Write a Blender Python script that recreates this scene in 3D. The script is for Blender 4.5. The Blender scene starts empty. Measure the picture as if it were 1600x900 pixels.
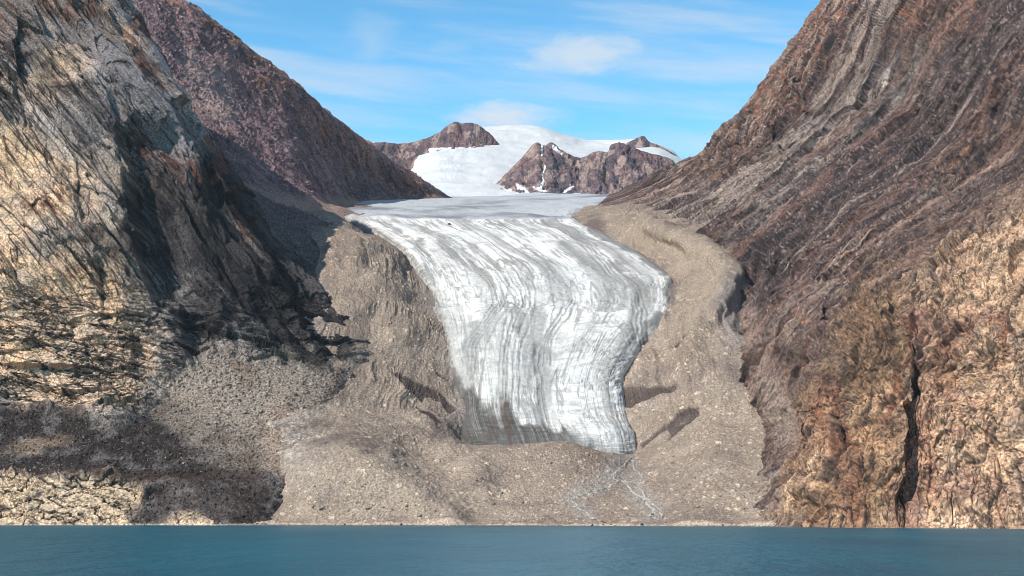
import bpy, math, random
import numpy as np
from concurrent.futures import ThreadPoolExecutor
from mathutils import Vector, Matrix

random.seed(7)
rng = np.random.default_rng(11)
F4 = np.float32
scene = bpy.context.scene
col = scene.collection

# ------------------------------------------------------------------ camera
W, H = 1600.0, 900.0
FPX = 2667.0                       # focal length in pixels of the photograph
CAM = np.array([0.0, 0.0, 15.0])
PITCH = math.atan((805.0 - 450.0) / FPX)     # sea horizon sits behind the shore
cp, sp = math.cos(PITCH), math.sin(PITCH)

def unproj(px, py, Y):
    """the world point at depth Y seen at a traced point of the photograph"""
    a = (np.asarray(px, float) - 800.0) / FPX
    b = (450.0 - np.asarray(py, float)) / FPX
    dy, dz = cp - b * sp, sp + b * cp
    t = np.asarray(Y, float) / dy
    return np.stack(np.broadcast_arrays(a * t, dy * t, CAM[2] + dz * t), -1)

def proj(P):
    x, y, z = P[..., 0], P[..., 1], P[..., 2] - CAM[2]
    d = y * cp + z * sp
    u = -y * sp + z * cp
    return 800.0 + FPX * x / d, 450.0 - FPX * u / d

cam_d = bpy.data.cameras.new('camera')
cam_o = bpy.data.objects.new('camera', cam_d)
col.objects.link(cam_o)
cam_o.location = CAM
cam_o.rotation_euler = (math.pi / 2 + PITCH, 0, 0)
cam_d.sensor_width = 36.0
cam_d.lens = 36.0 * FPX / W
cam_d.clip_start = 1.0
cam_d.clip_end = 120000.0
scene.camera = cam_o

# ------------------------------------------------------------------ light
SUN_EL, SUN_AZ = math.radians(37), math.radians(230)     # azimuth clockwise from +Y
S = Vector((math.sin(SUN_AZ) * math.cos(SUN_EL), math.cos(SUN_AZ) * math.cos(SUN_EL), math.sin(SUN_EL)))
sd = bpy.data.lights.new('sun', 'SUN')
sd.energy = 5.0
sd.angle = math.radians(0.5)
sd.color = (1.0, 0.93, 0.83)
so = bpy.data.objects.new('sun', sd)
so.rotation_euler = S.to_track_quat('Z', 'Y').to_euler()
so.location = (-2000, -2000, 3000)
col.objects.link(so)

scene.cycles.use_denoising = True
scene.cycles.denoiser = 'OPENIMAGEDENOISE'
scene.cycles.denoising_prefilter = 'ACCURATE'
scene.cycles.pixel_filter_type = 'BLACKMAN_HARRIS'
scene.cycles.filter_width = 0.9
scene.cycles.max_bounces = 4
scene.cycles.volume_bounces = 1
scene.cycles.volume_step_rate = 2.0
scene.view_settings.view_transform = 'Standard'
scene.view_settings.look = 'None'
scene.view_settings.exposure = 0.0
scene.view_settings.gamma = 1.0
scene.view_settings.use_curve_mapping = False

# ------------------------------------------------------------------ noise
_perm = rng.permutation(256).astype(np.int32)
_perm = np.concatenate([_perm, _perm, _perm])
_g = rng.normal(size=(256, 3)); _g /= np.linalg.norm(_g, axis=1, keepdims=True)
_gx, _gy, _gz = (np.ascontiguousarray(_g[:, i] * 1.6).astype(F4) for i in range(3))
_rnd = rng.random(1024).astype(F4)
POOL = ThreadPoolExecutor(4)

def _par(fn, *arrs):
    n = len(arrs[0]); step = max(20000, n // 16 + 1)
    parts = [POOL.submit(fn, *[a[i:i + step] for a in arrs]) for i in range(0, n, step)]
    res = [p.result() for p in parts]
    if isinstance(res[0], tuple):
        return tuple(np.concatenate([r[k] for r in res]) for k in range(len(res[0])))
    return np.concatenate(res)

def _perlin(x, y, z):
    x0, y0, z0 = np.floor(x), np.floor(y), np.floor(z)
    fx, fy, fz = x - x0, y - y0, z - z0
    xi, yi, zi = (a.astype(np.int32) & 255 for a in (x0, y0, z0))
    u, v, w = (f * f * f * (f * (f * 6 - 15) + 10) for f in (fx, fy, fz))
    def corner(dx, dy, dz):
        h = _perm[_perm[_perm[xi + dx] + yi + dy] + zi + dz]
        return _gx[h] * (fx - dx) + _gy[h] * (fy - dy) + _gz[h] * (fz - dz)
    def lerp(a, b, t): return a + (b - a) * t
    return lerp(lerp(lerp(corner(0,0,0), corner(1,0,0), u), lerp(corner(0,1,0), corner(1,1,0), u), v),
                lerp(lerp(corner(0,0,1), corner(1,0,1), u), lerp(corner(0,1,1), corner(1,1,1), u), v), w)

def noise(x, y, z, seed=0.0):
    return _par(_perlin, (x + seed * 17.13).astype(F4), (y + seed * 5.7).astype(F4), (z + seed * 31.9).astype(F4))

def fbm(x, y, z, octv=4, gain=0.5, seed=0.0, ridged=False):
    s = np.zeros(len(x), F4); a = 1.0; tot = 0.0; f = 1.0
    for o in range(octv):
        n = noise(x * f, y * f, z * f, seed + o * 3.1)
        if ridged: n = 1.0 - 2.2 * np.abs(n)
        s += a * n; tot += a; a *= gain; f *= 2.03
    return s / tot

def _voro(x, y):
    x0, y0 = np.floor(x).astype(np.int32), np.floor(y).astype(np.int32)
    f1 = np.full(len(x), 9.0, F4); f2 = f1.copy(); hid = np.zeros(len(x), np.int32)
    ox = np.zeros(len(x), F4); oy = ox.copy()
    for dx in (-1, 0, 1):
        for dy in (-1, 0, 1):
            cx, cy = x0 + dx, y0 + dy
            h = _perm[_perm[cx & 255] + (cy & 255)] + ((cx * 7 + cy * 13) & 511)
            ex, ey = cx + _rnd[h & 1023] - x, cy + _rnd[(h * 5 + 77) & 1023] - y
            d = np.sqrt(ex * ex + ey * ey).astype(F4)
            closer = d < f1
            f2 = np.where(closer, f1, np.minimum(f2, d))
            hid = np.where(closer, h, hid); ox = np.where(closer, ex, ox); oy = np.where(closer, ey, oy)
            f1 = np.where(closer, d, f1)
    return f1, f2, _rnd[(hid * 3 + 301) & 1023], ox.astype(F4), oy.astype(F4), _rnd[(hid * 7 + 91) & 1023], _rnd[(hid * 11 + 513) & 1023]

def voro5(x, y, seed=0.0):
    return _par(_voro, (x + seed * 11.3).astype(F4), (y + seed * 7.9).astype(F4))

def voro(x, y, seed=0.0):
    return voro5(x, y, seed)[:3]

def sstep(a, b, x):
    t = np.clip((x - a) / (b - a), 0, 1); return t * t * (3 - 2 * t)

# ------------------------------------------------------------------ lofted surfaces
def pchip_axis(C, idx, tt):
    """monotone cubic along axis 0 of C (n,...) at interval idx, local parameter tt"""
    n = len(C)
    d = np.diff(C, axis=0)
    m = np.zeros_like(C)
    prod = d[:-1] * d[1:]
    with np.errstate(divide='ignore', invalid='ignore'):
        m[1:-1] = np.where(prod > 0, 2 * prod / (d[:-1] + d[1:] + 1e-12 * np.sign(d[:-1] + d[1:])), 0)
    # soften: blend with the Catmull-Rom tangent so that slopes keep flowing
    cr = np.zeros_like(C); cr[1:-1] = 0.5 * (C[2:] - C[:-2])
    m[1:-1] = 0.6 * m[1:-1] + 0.4 * cr[1:-1]
    m[0] = d[0]; m[-1] = d[-1]
    sh = (-1,) + (1,) * (C.ndim - 1)
    t = tt.reshape(sh)
    a, b, ma, mb = C[idx], C[idx + 1], m[idx], m[idx + 1]
    return ((2*t**3 - 3*t**2 + 1) * a + (t**3 - 2*t**2 + t) * ma + (-2*t**3 + 3*t**2) * b + (t**3 - t**2) * mb)

def loft(rows, step=1.25, cap=(150, 150), left=None, right=None):
    """rows: list of rows, each a list of (px, py, Y) control points -> dense grid of world points"""
    net = np.array(rows, float)
    if left is not None: net = np.concatenate([net[:, :1] + np.array(left, float), net], 1)       # the mass goes on beyond the frame
    if right is not None: net = np.concatenate([net, net[:, -1:] + np.array(right, float)], 1)
    P = unproj(net[..., 0], net[..., 1], net[..., 2])
    du = np.hypot(np.diff(net[..., 0], axis=1), np.diff(net[..., 1], axis=1)).max(0)
    if left is not None: du[0] = 70 * step
    if right is not None: du[-1] = 70 * step
    dv = np.hypot(np.diff(net[..., 0], axis=0), np.diff(net[..., 1], axis=0)).max(0 + 1)
    def samples(lens, cp_):
        idx, tt = [], []
        for i, L in enumerate(lens):
            k = int(min(max(3, L / step), cp_))
            idx += [i] * k; tt += list(np.arange(k) / k)
        idx.append(len(lens) - 1); tt.append(1.0)
        return np.array(idx), np.array(tt)
    ui, ut = samples(du, cap[0]); vi, vt = samples(dv, cap[1])
    Q = pchip_axis(P, vi, vt)                          # along rows axis
    Q = pchip_axis(np.swapaxes(Q, 0, 1), ui, ut)
    Q = np.swapaxes(Q, 0, 1)                           # (nv, nu, 3)
    s = (ui + ut); t = (vi + vt)
    return Q, s, t

def normals(G):
    a = np.gradient(G, axis=1); b = np.gradient(G, axis=0)
    n = np.cross(a, b)
    n /= np.linalg.norm(n, axis=2, keepdims=True) + 1e-9
    return n

class Surf:
    """a lofted surface: flat arrays of the smooth base points, normals, photograph coordinates"""
    def __init__(s, rows, step=1.25, cap=(150, 150), left=None, right=None):
        s.G, s.su, s.sv = loft(rows, step, cap, left, right)
        s.nv, s.nu = s.G.shape[:2]
        n = normals(s.G)
        s.N = n.reshape(-1, 3)
        s.P = s.G.reshape(-1, 3)
        # normals must look up / to the fjord
        flip = (s.N[:, 2] * 1.0 - s.N[:, 1] * 0.6) .mean() < 0
        if flip: s.N = -s.N
        s.flip = flip
        s.X, s.Y, s.Z = (s.P[:, i].astype(F4) for i in range(3))
        s.u, s.v = proj(s.P)
        s.u = s.u.astype(F4); s.v = s.v.astype(F4)
        uu, vv = np.meshgrid(s.su, s.sv)
        s.s, s.t = uu.ravel().astype(F4), vv.ravel().astype(F4)
        w1 = fbm(s.X / 90, s.Y / 90, s.Z / 90, 4, 0.6, 3.3)
        w2 = fbm(s.X / 90, s.Y / 90, s.Z / 90, 4, 0.6, 8.8)
        s.wu, s.wv = s.u + 22 * w1, s.v + 22 * w2
    def move(s, d, back=None):
        s.D = s.P + s.N * d[:, None]
        if back is not None: s.D[:, 1] += back          # steps in the face, away from the fjord
        return s.D
    # soft regions traced on the surface
    def blob(s, cx, cy, rx, ry, ang=0, soft=0.6, warp=1.0):
        u = s.u + (s.wu - s.u) * warp - cx; v = s.v + (s.wv - s.v) * warp - cy
        c, k = math.cos(math.radians(ang)), math.sin(math.radians(ang))
        a, b = (u * c + v * k) / rx, (-u * k + v * c) / ry
        return 1 - sstep(1 - soft, 1 + soft * 0.4, np.sqrt(a * a + b * b))
    def poly(s, pts, soft=8.0, warp=1.0):
        u = s.u + (s.wu - s.u) * warp; v = s.v + (s.wv - s.v) * warp
        return polymask(u, v, pts, soft)
    def scarp(s, pts, depth, width, warp=.8, fade=25.0, wall=1.5):
        """a wall facing right along a traced edge: the rock to its right steps back and recovers over width"""
        pts = np.array(pts, float); o_ = np.argsort(pts[:, 1]); pts = pts[o_]
        v = s.v + (s.wv - s.v) * warp
        x = s.u + (s.wu - s.u) * warp - np.interp(v, pts[:, 1], pts[:, 0])
        win = sstep(pts[0, 1] - fade, pts[0, 1] + fade, v) * (1 - sstep(pts[-1, 1] - fade, pts[-1, 1] + fade, v))
        return depth * sstep(-wall, wall, x) * (1 - sstep(width * .3, width, x)) * win
    def line(s, pts, width, soft=1.0, warp=1.0):
        u = s.u + (s.wu - s.u) * warp; v = s.v + (s.wv - s.v) * warp
        d = np.full(len(u), 1e9, F4)
        for (x1, y1), (x2, y2) in zip(pts[:-1], pts[1:]):
            L = (x2-x1)**2 + (y2-y1)**2
            t = np.clip(((u-x1)*(x2-x1) + (v-y1)*(y2-y1)) / L, 0, 1)
            d = np.minimum(d, np.hypot(u - x1 - t*(x2-x1), v - y1 - t*(y2-y1)))
        return 1 - sstep(width * (1 - 0.5*soft), width * (1 + soft), d)

def polymask(u, v, pts, soft):
    inside = np.zeros(len(u), bool); d = np.full(len(u), 1e9, F4)
    n = len(pts)
    for i in range(n):
        (x1, y1), (x2, y2) = pts[i], pts[(i + 1) % n]
        if y1 != y2:
            c = ((y1 > v) != (y2 > v)) & (u < (x2 - x1) * (v - y1) / (y2 - y1) + x1)
            inside ^= c
        L = (x2-x1)**2 + (y2-y1)**2 + 1e-9
        t = np.clip(((u-x1)*(x2-x1) + (v-y1)*(y2-y1)) / L, 0, 1)
        d = np.minimum(d, np.hypot(u - x1 - t*(x2-x1), v - y1 - t*(y2-y1)))
    sd_ = np.where(inside, d, -d)
    return sstep(-soft, soft, sd_)

def C3(*c): return np.array(c, F4)
def mix(base, colr, m):
    return base + (np.asarray(colr, F4) - base) * m[:, None]

CREAM, GREY, LGREY, DGREY = C3(.48,.38,.26), C3(.24,.23,.225), C3(.38,.36,.34), C3(.10,.095,.10)
RUST, BROWN, DARK, TAN = C3(.25,.11,.065), C3(.15,.105,.08), C3(.045,.038,.035), C3(.33,.265,.205)
PURPLE, OCHRE = C3(.15,.105,.105), C3(.42,.27,.12)

def grid_mesh(name, D, nv, nu, colr, mat, flip=False, smooth=True, tint=(1.02, .955, .935), contrast=1.0, gain=1.0):
    lum = colr.mean(1); colr = colr * (gain * (lum / np.median(lum)) ** (contrast - 1))[:, None]
    me = bpy.data.meshes.new(name)
    n = nv * nu
    me.vertices.add(n)
    me.vertices.foreach_set('co', np.ascontiguousarray(D, F4).ravel())
    i = (np.arange(nv - 1)[:, None] * nu + np.arange(nu - 1)[None]).ravel()
    q = np.stack([i, i + 1, i + nu + 1, i + nu], 1)
    if flip: q = q[:, ::-1]
    nf = len(q)
    me.loops.add(nf * 4)
    me.loops.foreach_set('vertex_index', q.astype(np.int32).ravel())
    me.polygons.add(nf)
    me.polygons.foreach_set('loop_start', np.arange(0, nf * 4, 4, dtype=np.int32))
    me.polygons.foreach_set('use_smooth', np.full(nf, smooth))
    me.update(calc_edges=True)
    ca = me.color_attributes.new('rock_colour', 'FLOAT_COLOR', 'POINT')
    rgba = np.ones((n, 4), F4); rgba[:, :3] = np.clip(colr * np.asarray(tint, F4), 0.008, 0.92)
    ca.data.foreach_set('color', rgba.ravel())
    me.materials.append(mat)
    o = bpy.data.objects.new(name, me)
    col.objects.link(o)
    return o

def tag(o, label, cat, group=None, kind=None):
    o['label'] = label; o['category'] = cat
    if group: o['group'] = group
    if kind: o['kind'] = kind
    return o

# ------------------------------------------------------------------ materials
def new_mat(name):
    m = bpy.data.materials.new(name); m.use_nodes = True
    nt = m.node_tree; nt.nodes.clear()
    return m, nt

def rock_mat(name, fine=0.35, var=0.5, bump=1.0, rough=0.95, stones=0.0, spec=0.2):
    """mineral colour of the surface with any painted shade x two scales of grain, a fine bump, optional pale stones"""
    m, nt = new_mat(name)
    N, L = nt.nodes.new, nt.links.new
    out = N('ShaderNodeOutputMaterial'); p = N('ShaderNodeBsdfPrincipled')
    L(p.outputs[0], out.inputs[0])
    p.inputs['Roughness'].default_value = rough
    p.inputs['Specular IOR Level'].default_value = spec
    a = N('ShaderNodeAttribute'); a.attribute_name = 'rock_colour'
    g = N('ShaderNodeNewGeometry')
    n1 = N('ShaderNodeTexNoise'); n1.inputs['Scale'].default_value = fine; n1.inputs['Detail'].default_value = 3; n1.inputs['Roughness'].default_value = 0.7
    L(g.outputs['Position'], n1.inputs['Vector'])
    mr = N('ShaderNodeMapRange'); mr.inputs[1].default_value = 0.37; mr.inputs[2].default_value = 0.63
    mr.inputs[3].default_value = 1 - var; mr.inputs[4].default_value = 1 + var
    L(n1.outputs['Fac'], mr.inputs[0])
    mul = N('ShaderNodeVectorMath'); mul.operation = 'SCALE'
    L(a.outputs['Color'], mul.inputs[0]); L(mr.outputs[0], mul.inputs['Scale'])
    last = mul.outputs[0]
    if stones > 0:
        v = N('ShaderNodeTexVoronoi'); v.inputs['Scale'].default_value = 0.13; v.inputs['Randomness'].default_value = 1
        L(g.outputs['Position'], v.inputs['Vector'])
        sz = N('ShaderNodeSeparateColor'); L(v.outputs['Color'], sz.inputs[0])
        th = N('ShaderNodeMapRange'); th.inputs[1].default_value = 0.55; th.inputs[2].default_value = 1.0
        th.inputs[3].default_value = 0.0; th.inputs[4].default_value = 0.34
        L(sz.outputs[0], th.inputs[0])
        lt = N('ShaderNodeMath'); lt.operation = 'LESS_THAN'
        L(v.outputs['Distance'], lt.inputs[0]); L(th.outputs[0], lt.inputs[1])
        ms = N('ShaderNodeMath'); ms.operation = 'MULTIPLY'; ms.inputs[1].default_value = stones
        L(lt.outputs[0], ms.inputs[0])
        sr = N('ShaderNodeMapRange'); sr.inputs[3].default_value = 0.55; sr.inputs[4].default_value = 1.75
        L(sz.outputs[1], sr.inputs[0])
        sc_ = N('ShaderNodeVectorMath'); sc_.operation = 'SCALE'
        L(last, sc_.inputs[0]); L(sr.outputs[0], sc_.inputs['Scale'])
        mx = N('ShaderNodeMix'); mx.data_type = 'RGBA'
        L(ms.outputs[0], mx.inputs[0]); L(last, mx.inputs[6]); L(sc_.outputs[0], mx.inputs[7])
        last = mx.outputs[2]
    L(last, p.inputs['Base Color'])
    b = N('ShaderNodeBump'); b.inputs['Strength'].default_value = 0.8; b.inputs['Distance'].default_value = bump
    L(n1.outputs['Fac'], b.inputs['Height']); L(b.outputs[0], p.inputs['Normal'])
    return m

M_CLIFF = rock_mat('cliff_rock', 0.26, 0.55, 2.4)
M_SLOPE = rock_mat('slope_rock', 0.22, 0.5, 2.4)
M_FAR = rock_mat('distant_rock', 0.06, 0.4, 8.0)
M_MORAINE = rock_mat('moraine_gravel', 0.34, 0.45, 1.6, stones=0.35)
M_ICE = rock_mat('glacier_ice', 0.12, 0.12, 1.6, rough=0.75, spec=0.25)
M_SNOW = rock_mat('snow', 0.02, 0.03, 3.0, rough=0.8, spec=0.2)

# ------------------------------------------------------------------ rock relief helpers
def plates(a, b, sa, sb, seed, jag=0.13):
    """fractured blocks: tilted facets at stepped heights (about -1..1), their tint, the distance to the next crack"""
    z = a * 0
    wa = fbm(a / sa * 1.3, b / sb * 1.3, z, 3, 0.6, seed + 1.5)
    wb = fbm(a / sa * 1.3, b / sb * 1.3, z, 3, 0.6, seed + 6.5)
    f1, f2, r, ox, oy, ra, rb_ = voro5(a / sa + jag * wa, b / sb + jag * wb, seed)
    h = (r - .5) * 1.1 + (ra - .5) * 2.6 * ox + (rb_ - .5) * 2.6 * oy
    return h, f2 - f1, ra

def cracks(n, w):
    """thin lines where a noise crosses zero"""
    return 1 - sstep(w * .3, w, np.abs(n))

def grit(c, size, seed, a=None, b=None):
    """boulders and stones, patchy: how much they stand out, and a random value for each"""
    f1, f2, r, ox, oy, ra, rb_ = voro5((c.X + .35 * c.Y if a is None else a) / size, (c.Z * 1.1 + .5 * c.Y if b is None else b) / size, seed)
    rad = .12 + .34 * ra * ra
    dens = .35 + .5 * sstep(-.25, .3, fbm(c.X / (size * 9), c.Y / (size * 9), c.Z / (size * 9), 3, .6, seed + 1))
    return (1 - sstep(rad * .7, rad, f1)) * (r < dens), rb_

def slabs(A, B, period, along, seed, wob=.9):
    """overlapping slabs: height climbs across each slab and drops at its edge; (height 0..1, random tint of the slab, edge)"""
    ph = B / period + wob * fbm(A / along, B / (period * 3.5), A * 0, 3, .55, seed)
    fl = np.floor(ph); f = ph - fl
    r = _rnd[(fl.astype(np.int64) * 37 + int(seed) * 101) & 1023]
    amp_ = np.clip(.25 + .75 * r + .9 * fbm(A / (along * .6), B / (period * 2), A * 0, 2, .5, seed + 4), 0, 1.5)
    return f * sstep(1.0, .94, f) * amp_, _rnd[(fl.astype(np.int64) * 53 + 7) & 1023], amp_ * sstep(.9, .97, f)

# ================================================================== left cliff
c = Surf([
 [(-260,838,2470),(-80,838,2470),(60,838,2470),(160,838,2470),(250,838,2470),(330,838,2470),(400,838,2470),(440,838,2470),(480,838,2500)],
 [(-260,820.4,2597),(-80,820.4,2597),(60,820.4,2597),(160,820.4,2597),(250,820.4,2597),(330,820.4,2590),(395,820.4,2590),(428,820.4,2595),(455,820.4,2680)],
 [(-260,745,2650),(-80,745,2650),(60,742,2650),(160,742,2650),(225,748,2660),(310,752,2655),(368,776,2640),(414,803,2612),(452,806,2700)],
 [(-260,735,2700),(-80,735,2700),(60,733,2700),(160,735,2705),(230,742,2715),(310,743,2710),(372,757,2690),(424,788,2645),(465,790,2730)],
 [(-260,640,2850),(-80,645,2850),(60,650,2850),(160,655,2840),(250,665,2830),(340,680,2815),(410,690,2800),(455,690,2800),(520,690,2900)],
 [(-260,600,2890),(-80,610,2890),(60,615,2890),(150,620,2885),(240,600,2905),(335,572,2935),(420,560,2965),(520,575,2985),(575,560,3090)],
 [(-260,470,2930),(-80,480,2930),(60,480,2930),(150,480,2930),(240,470,2960),(330,455,3020),(430,450,3110),(532,490,3150),(560,480,3380)],
 [(-260,360,2970),(-80,370,2970),(60,380,2970),(150,380,2970),(230,370,3010),(300,360,3090),(370,350,3190),(440,398,3290),(430,400,3620)],
 [(-260,220,3030),(-80,230,3030),(50,240,3040),(130,240,3050),(200,235,3080),(255,230,3140),(300,235,3220),(338,257,3310),(325,265,3700)],
 [(-260,60,3120),(-100,80,3130),(20,90,3140),(90,90,3150),(150,90,3180),(190,92,3220),(222,95,3280),(247,98,3360),(230,110,3750)],
 [(-260,-60,3250),(-120,-40,3260),(-10,-20,3270),(55,-10,3280),(100,-5,3300),(130,-2,3330),(155,-2,3370),(177,0,3420),(160,20,3800)],
 [(-260,-200,3500),(-130,-170,3500),(-40,-140,3500),(20,-120,3500),(60,-110,3520),(80,-100,3550),(100,-90,3580),(115,-80,3620),(100,-60,3900)],
 [(-260,0,4300),(-130,20,4300),(-40,30,4300),(20,40,4300),(60,50,4300),(80,60,4300),(100,70,4300),(115,80,4300),(100,90,4500)],
], 1.2, left=(-620, 0, 60))
X, Y, Z = c.X, c.Y, c.Z
# dip of the slabs: down to the right, about 55 degrees
A1 = X * .50 + Y * .2 - Z * .85; B1 = X * .72 + Y * .35 + Z * .52
talus = c.poly([(330,540),(420,560),(500,570),(560,560),(520,700),(440,760),(330,720),(250,660),(240,600)], 14, 1.3)
terrace = np.maximum(c.poly([(-300,640),(60,640),(140,655),(200,668),(240,640),(300,640),(400,690),(430,745),(300,748),(210,746),(-300,742)], 12, 1.3), 0)
mound = c.poly([(205,800),(230,756),(310,738),(385,742),(440,790),(440,840),(340,840),(330,812),(240,812)], 14, 2.0)
soft = np.clip(talus + terrace + mound, 0, 1); hard = 1 - soft
slab = c.poly([(-300,742),(220,745),(230,790),(440,812),(440,860),(-300,860)], 6, .6) * (1 - mound)
lower = sstep(400, 520, c.wv) * hard
big = fbm(X/230, Y/230, Z/230, 3, .5, 1)
r1, e1, t1 = plates(A1, B1, 210, 70, 2); r2, e2, t2 = plates(A1, B1, 95, 26, 5); r3, e3, t3 = plates(A1, B1, 34, 11, 9); r4, e4, t4 = plates(A1, B1, 13, 5, 7)
q1, g1, v1 = plates(X + .3 * Z, Z + Y * .3, 85, 40, 13); q2, g2, v2 = plates(X + .3 * Z, Z + .3 * Y, 30, 15, 17); q3, g3, v3 = plates(X - .3 * Z, Z + .3 * Y, 12, 6, 19)
rg = fbm(A1/260, B1/75, X*0, 5, .55, 21, True)
up = 1 - lower
cm = sstep(-.15, .25, fbm(X/70, Y/70, Z/70, 3, .6, 23))        # where the rock is broken and where it is a smooth slab
fissure = np.zeros(len(X), F4)
for pts, w, dep in [
   ([(190,225),(205,290),(215,330),(205,350)], 9, 26), ([(215,290),(225,350),(270,400),(285,440)], 10, 26),
   ([(215,395),(262,415),(300,455)], 10, 16), ([(170,160),(185,215),(200,250)], 6, 12), ([(125,300),(135,335)], 6, 12),
   ([(0,90),(40,95),(110,140),(160,180)], 6, 12), ([(285,180),(330,270),(390,330),(430,395)], 8, 16),
   ([(280,465),(300,530),(325,560)], 16, 22), ([(300,480),(345,530)], 18, 20), ([(150,480),(158,440),(150,420)], 6, 14), ([(0,110),(15,150),(30,190)], 6, 12),
   ([(235,545),(245,570)], 8, 14), ([(100,385),(180,400),(215,385)], 4, 9), ([(20,490),(140,505),(210,520)], 3, 7),
   ([(395,420),(430,470),(470,520)], 9, 14), ([(430,430),(480,480),(520,540)], 8, 14), ([(340,420),(400,480),(450,560)],6,10)]:
    fissure = np.maximum(fissure, c.line(pts, w, 1.0, 1.1) * dep)
sw = np.clip(0.35 + 0.65 * hard, 0, 1)
smooth_ = np.clip(c.blob(50,275,120,110) + c.blob(140,180,60,130,-35) * .7 + c.blob(235,190,40,110,-33) * .6, 0, 1) * .75
cl1 = fbm(A1/330, B1/26, X*0, 4, .55, 25); cl2 = fbm(A1/120, B1/11, X*0, 3, .6, 26); hl = fbm(X/120, Z/22 + X/90, Y/120, 4, .6, 27)
lines = np.maximum(cracks(cl1, .03), .6 * cracks(cl2, .04) * cm) * up + np.maximum(cracks(hl, .06), .6 * cracks(cl2, .05) * cm) * lower
b1, bt1, be1 = slabs(A1, B1, 62, 330, 81); b2, bt2, be2 = slabs(A1, B1, 24, 170, 82, 1.2); b3, bt3, be3 = slabs(A1, B1, 9, 90, 83, 1.3)
d = 22 * big * sw
d += hard * up * (17 * b1 + 8 * b2 * (1 - .5 * smooth_) + 2.6 * b3 * cm)
d += (1 - smooth_) * hard * up * (12 * (rg - .3) + 12 * r1 + 4 * r2 + 2.6 * cm * r3 + 1.3 * cm * r4)
d += smooth_ * hard * (6 * r1 + 2.5 * r2 + 1.0 * r4)
slabk = cracks(fbm(X/58 + Z/40, Z/26 - X/90, Y/80, 3, .55, 28), .045)
d -= slab * slabk * 3
d += lower * (1 - .93 * slab) * (10 * (rg - .3) + 11 * q1 + (2 + 5 * cm) * q2 + (1 + 2.2 * cm) * q3 + 3 * r2)
hb1, ht1, he1 = slabs(X + .3 * Y, -(Z + .12 * X), 44, 260, 94, .8); hb2, ht2, he2 = slabs(X + .3 * Y, -(Z + .1 * X), 17, 140, 95, 1.0)
d += lower * (1 - .8 * slab) * (9 * hb1 + 4 * hb2)
d -= hard * lines * 3.2
back = np.zeros(len(X), F4)
for pts, dep, wid in [([(183,205),(203,270),(214,330),(209,400),(238,462)], 50, 105), ([(246,440),(279,470),(281,540),(300,562)], 32, 75), ([(352,290),(398,375),(440,440),(500,525)], 34, 85),
    ([(124,298),(131,345)], 16, 40), ([(208,530),(213,580)], 18, 40), ([(147,395),(160,495)], 14, 34), ([(212,85),(250,150)], 16, 34), ([(262,140),(305,215)], 16, 40), ([(315,225),(345,285)], 18, 40),
    ([(95,60),(130,120)], 10, 30), ([(15,120),(35,195)], 14, 40), ([(300,260),(330,330),(350,380)], 16, 40), ([(420,440),(480,500),(510,560)], 18, 36), ([(345,500),(372,560)], 12, 30), ([(150,130),(190,215)], 10, 36), ([(330,560),(350,600)], 8, 24), ([(60,560),(75,620)], 6, 24), ([(395,470),(440,560)], 12, 30)]:
    back = np.maximum(back, c.scarp(pts, dep, wid))
back *= hard
d -= .5 * fissure * hard
s1, sr1 = grit(c, 11, 33); s2, sr2 = grit(c, 5.5, 36)
fz = fbm(X/9, Y/9, Z/9, 3, .6, 31)
d += hard * (.4 + .8 * cm) * fz
d += soft * (4.5 * fbm(X/60, Y/60, Z/60, 4, .55, 41) + 1.0 * fz + 2.6 * s1 + 1.2 * s2)
D = c.move(d, back)
# colours of the rock, with shade painted on flank and chasms
big2 = fbm(X/140, Y/140, Z/140, 4, .55, 51); st = fbm(A1/160, B1/14, X*0, 4, .6, 55); st2 = fbm(A1/60, B1/6, X*0, 3, .6, 58); vs = fbm(X/7, Y/25, Z/120, 4, .6, 60)
k = mix(np.tile(GREY * .85, (len(X), 1)), LGREY, sstep(-.1, .5, .5 * st + .45 * (bt1 - .5) + .45 * (bt2 - .5) + .3 * (t2 - .5)))
k = mix(k, C3(.40,.31,.215), sstep(-.1, .45, big2 + .5 * (t2 - .5) + .25 * st) * .5 * sstep(330, 220, c.wu))
cream = np.clip(c.blob(40,290,130,90) + c.blob(0,290,70,120) + c.blob(90,520,190,120) + c.blob(40,460,120,80)*.8 + c.blob(150,600,110,60,-20) + c.blob(110,120,60,60,40)*.7 + slab, 0, 1)
k = mix(k, C3(.52,.385,.25), cream * (1 - .35 * sstep(330, 120, c.wv) * sstep(40, 100, c.wu)) * (.55 + .45 * sstep(-.3, .3, big2 + .6 * (v2 - .5))))
cool = np.clip(c.blob(200,160,60,130,-30) + c.blob(260,230,40,90,-30) + c.blob(120,200,60,80,-30)*.6 + c.blob(340,400,150,140)*.8, 0, 1)
k = mix(k, C3(.22,.22,.235), cool * .7)
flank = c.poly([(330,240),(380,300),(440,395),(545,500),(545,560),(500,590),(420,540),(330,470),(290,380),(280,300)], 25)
k = mix(k, C3(.062,.06,.075), flank * (.45 + .45 * sstep(-.3, .3, st)))  # shadow of the right-facing flank painted as near-black rock colour
k = k * (1 - .45 * np.clip(flank + c.blob(240,350,55,120,-10) + c.blob(310,490,50,60), 0, 1))[:, None]  # flank and chasm shade deepened by scaling the colour down
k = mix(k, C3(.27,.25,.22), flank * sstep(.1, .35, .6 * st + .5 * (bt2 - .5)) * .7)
darkst = sstep(.12, .42, .45 * st2 + .45 * st + .4 * vs + .3 * big2) * (1 - .35 * cream)
k = mix(k, DGREY * .8, darkst * .75 * hard)
k = mix(k, DGREY * .7, np.clip(sstep(.1, .5, vs) * c.blob(60,270,130,130) * .6, 0, 1))
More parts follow.
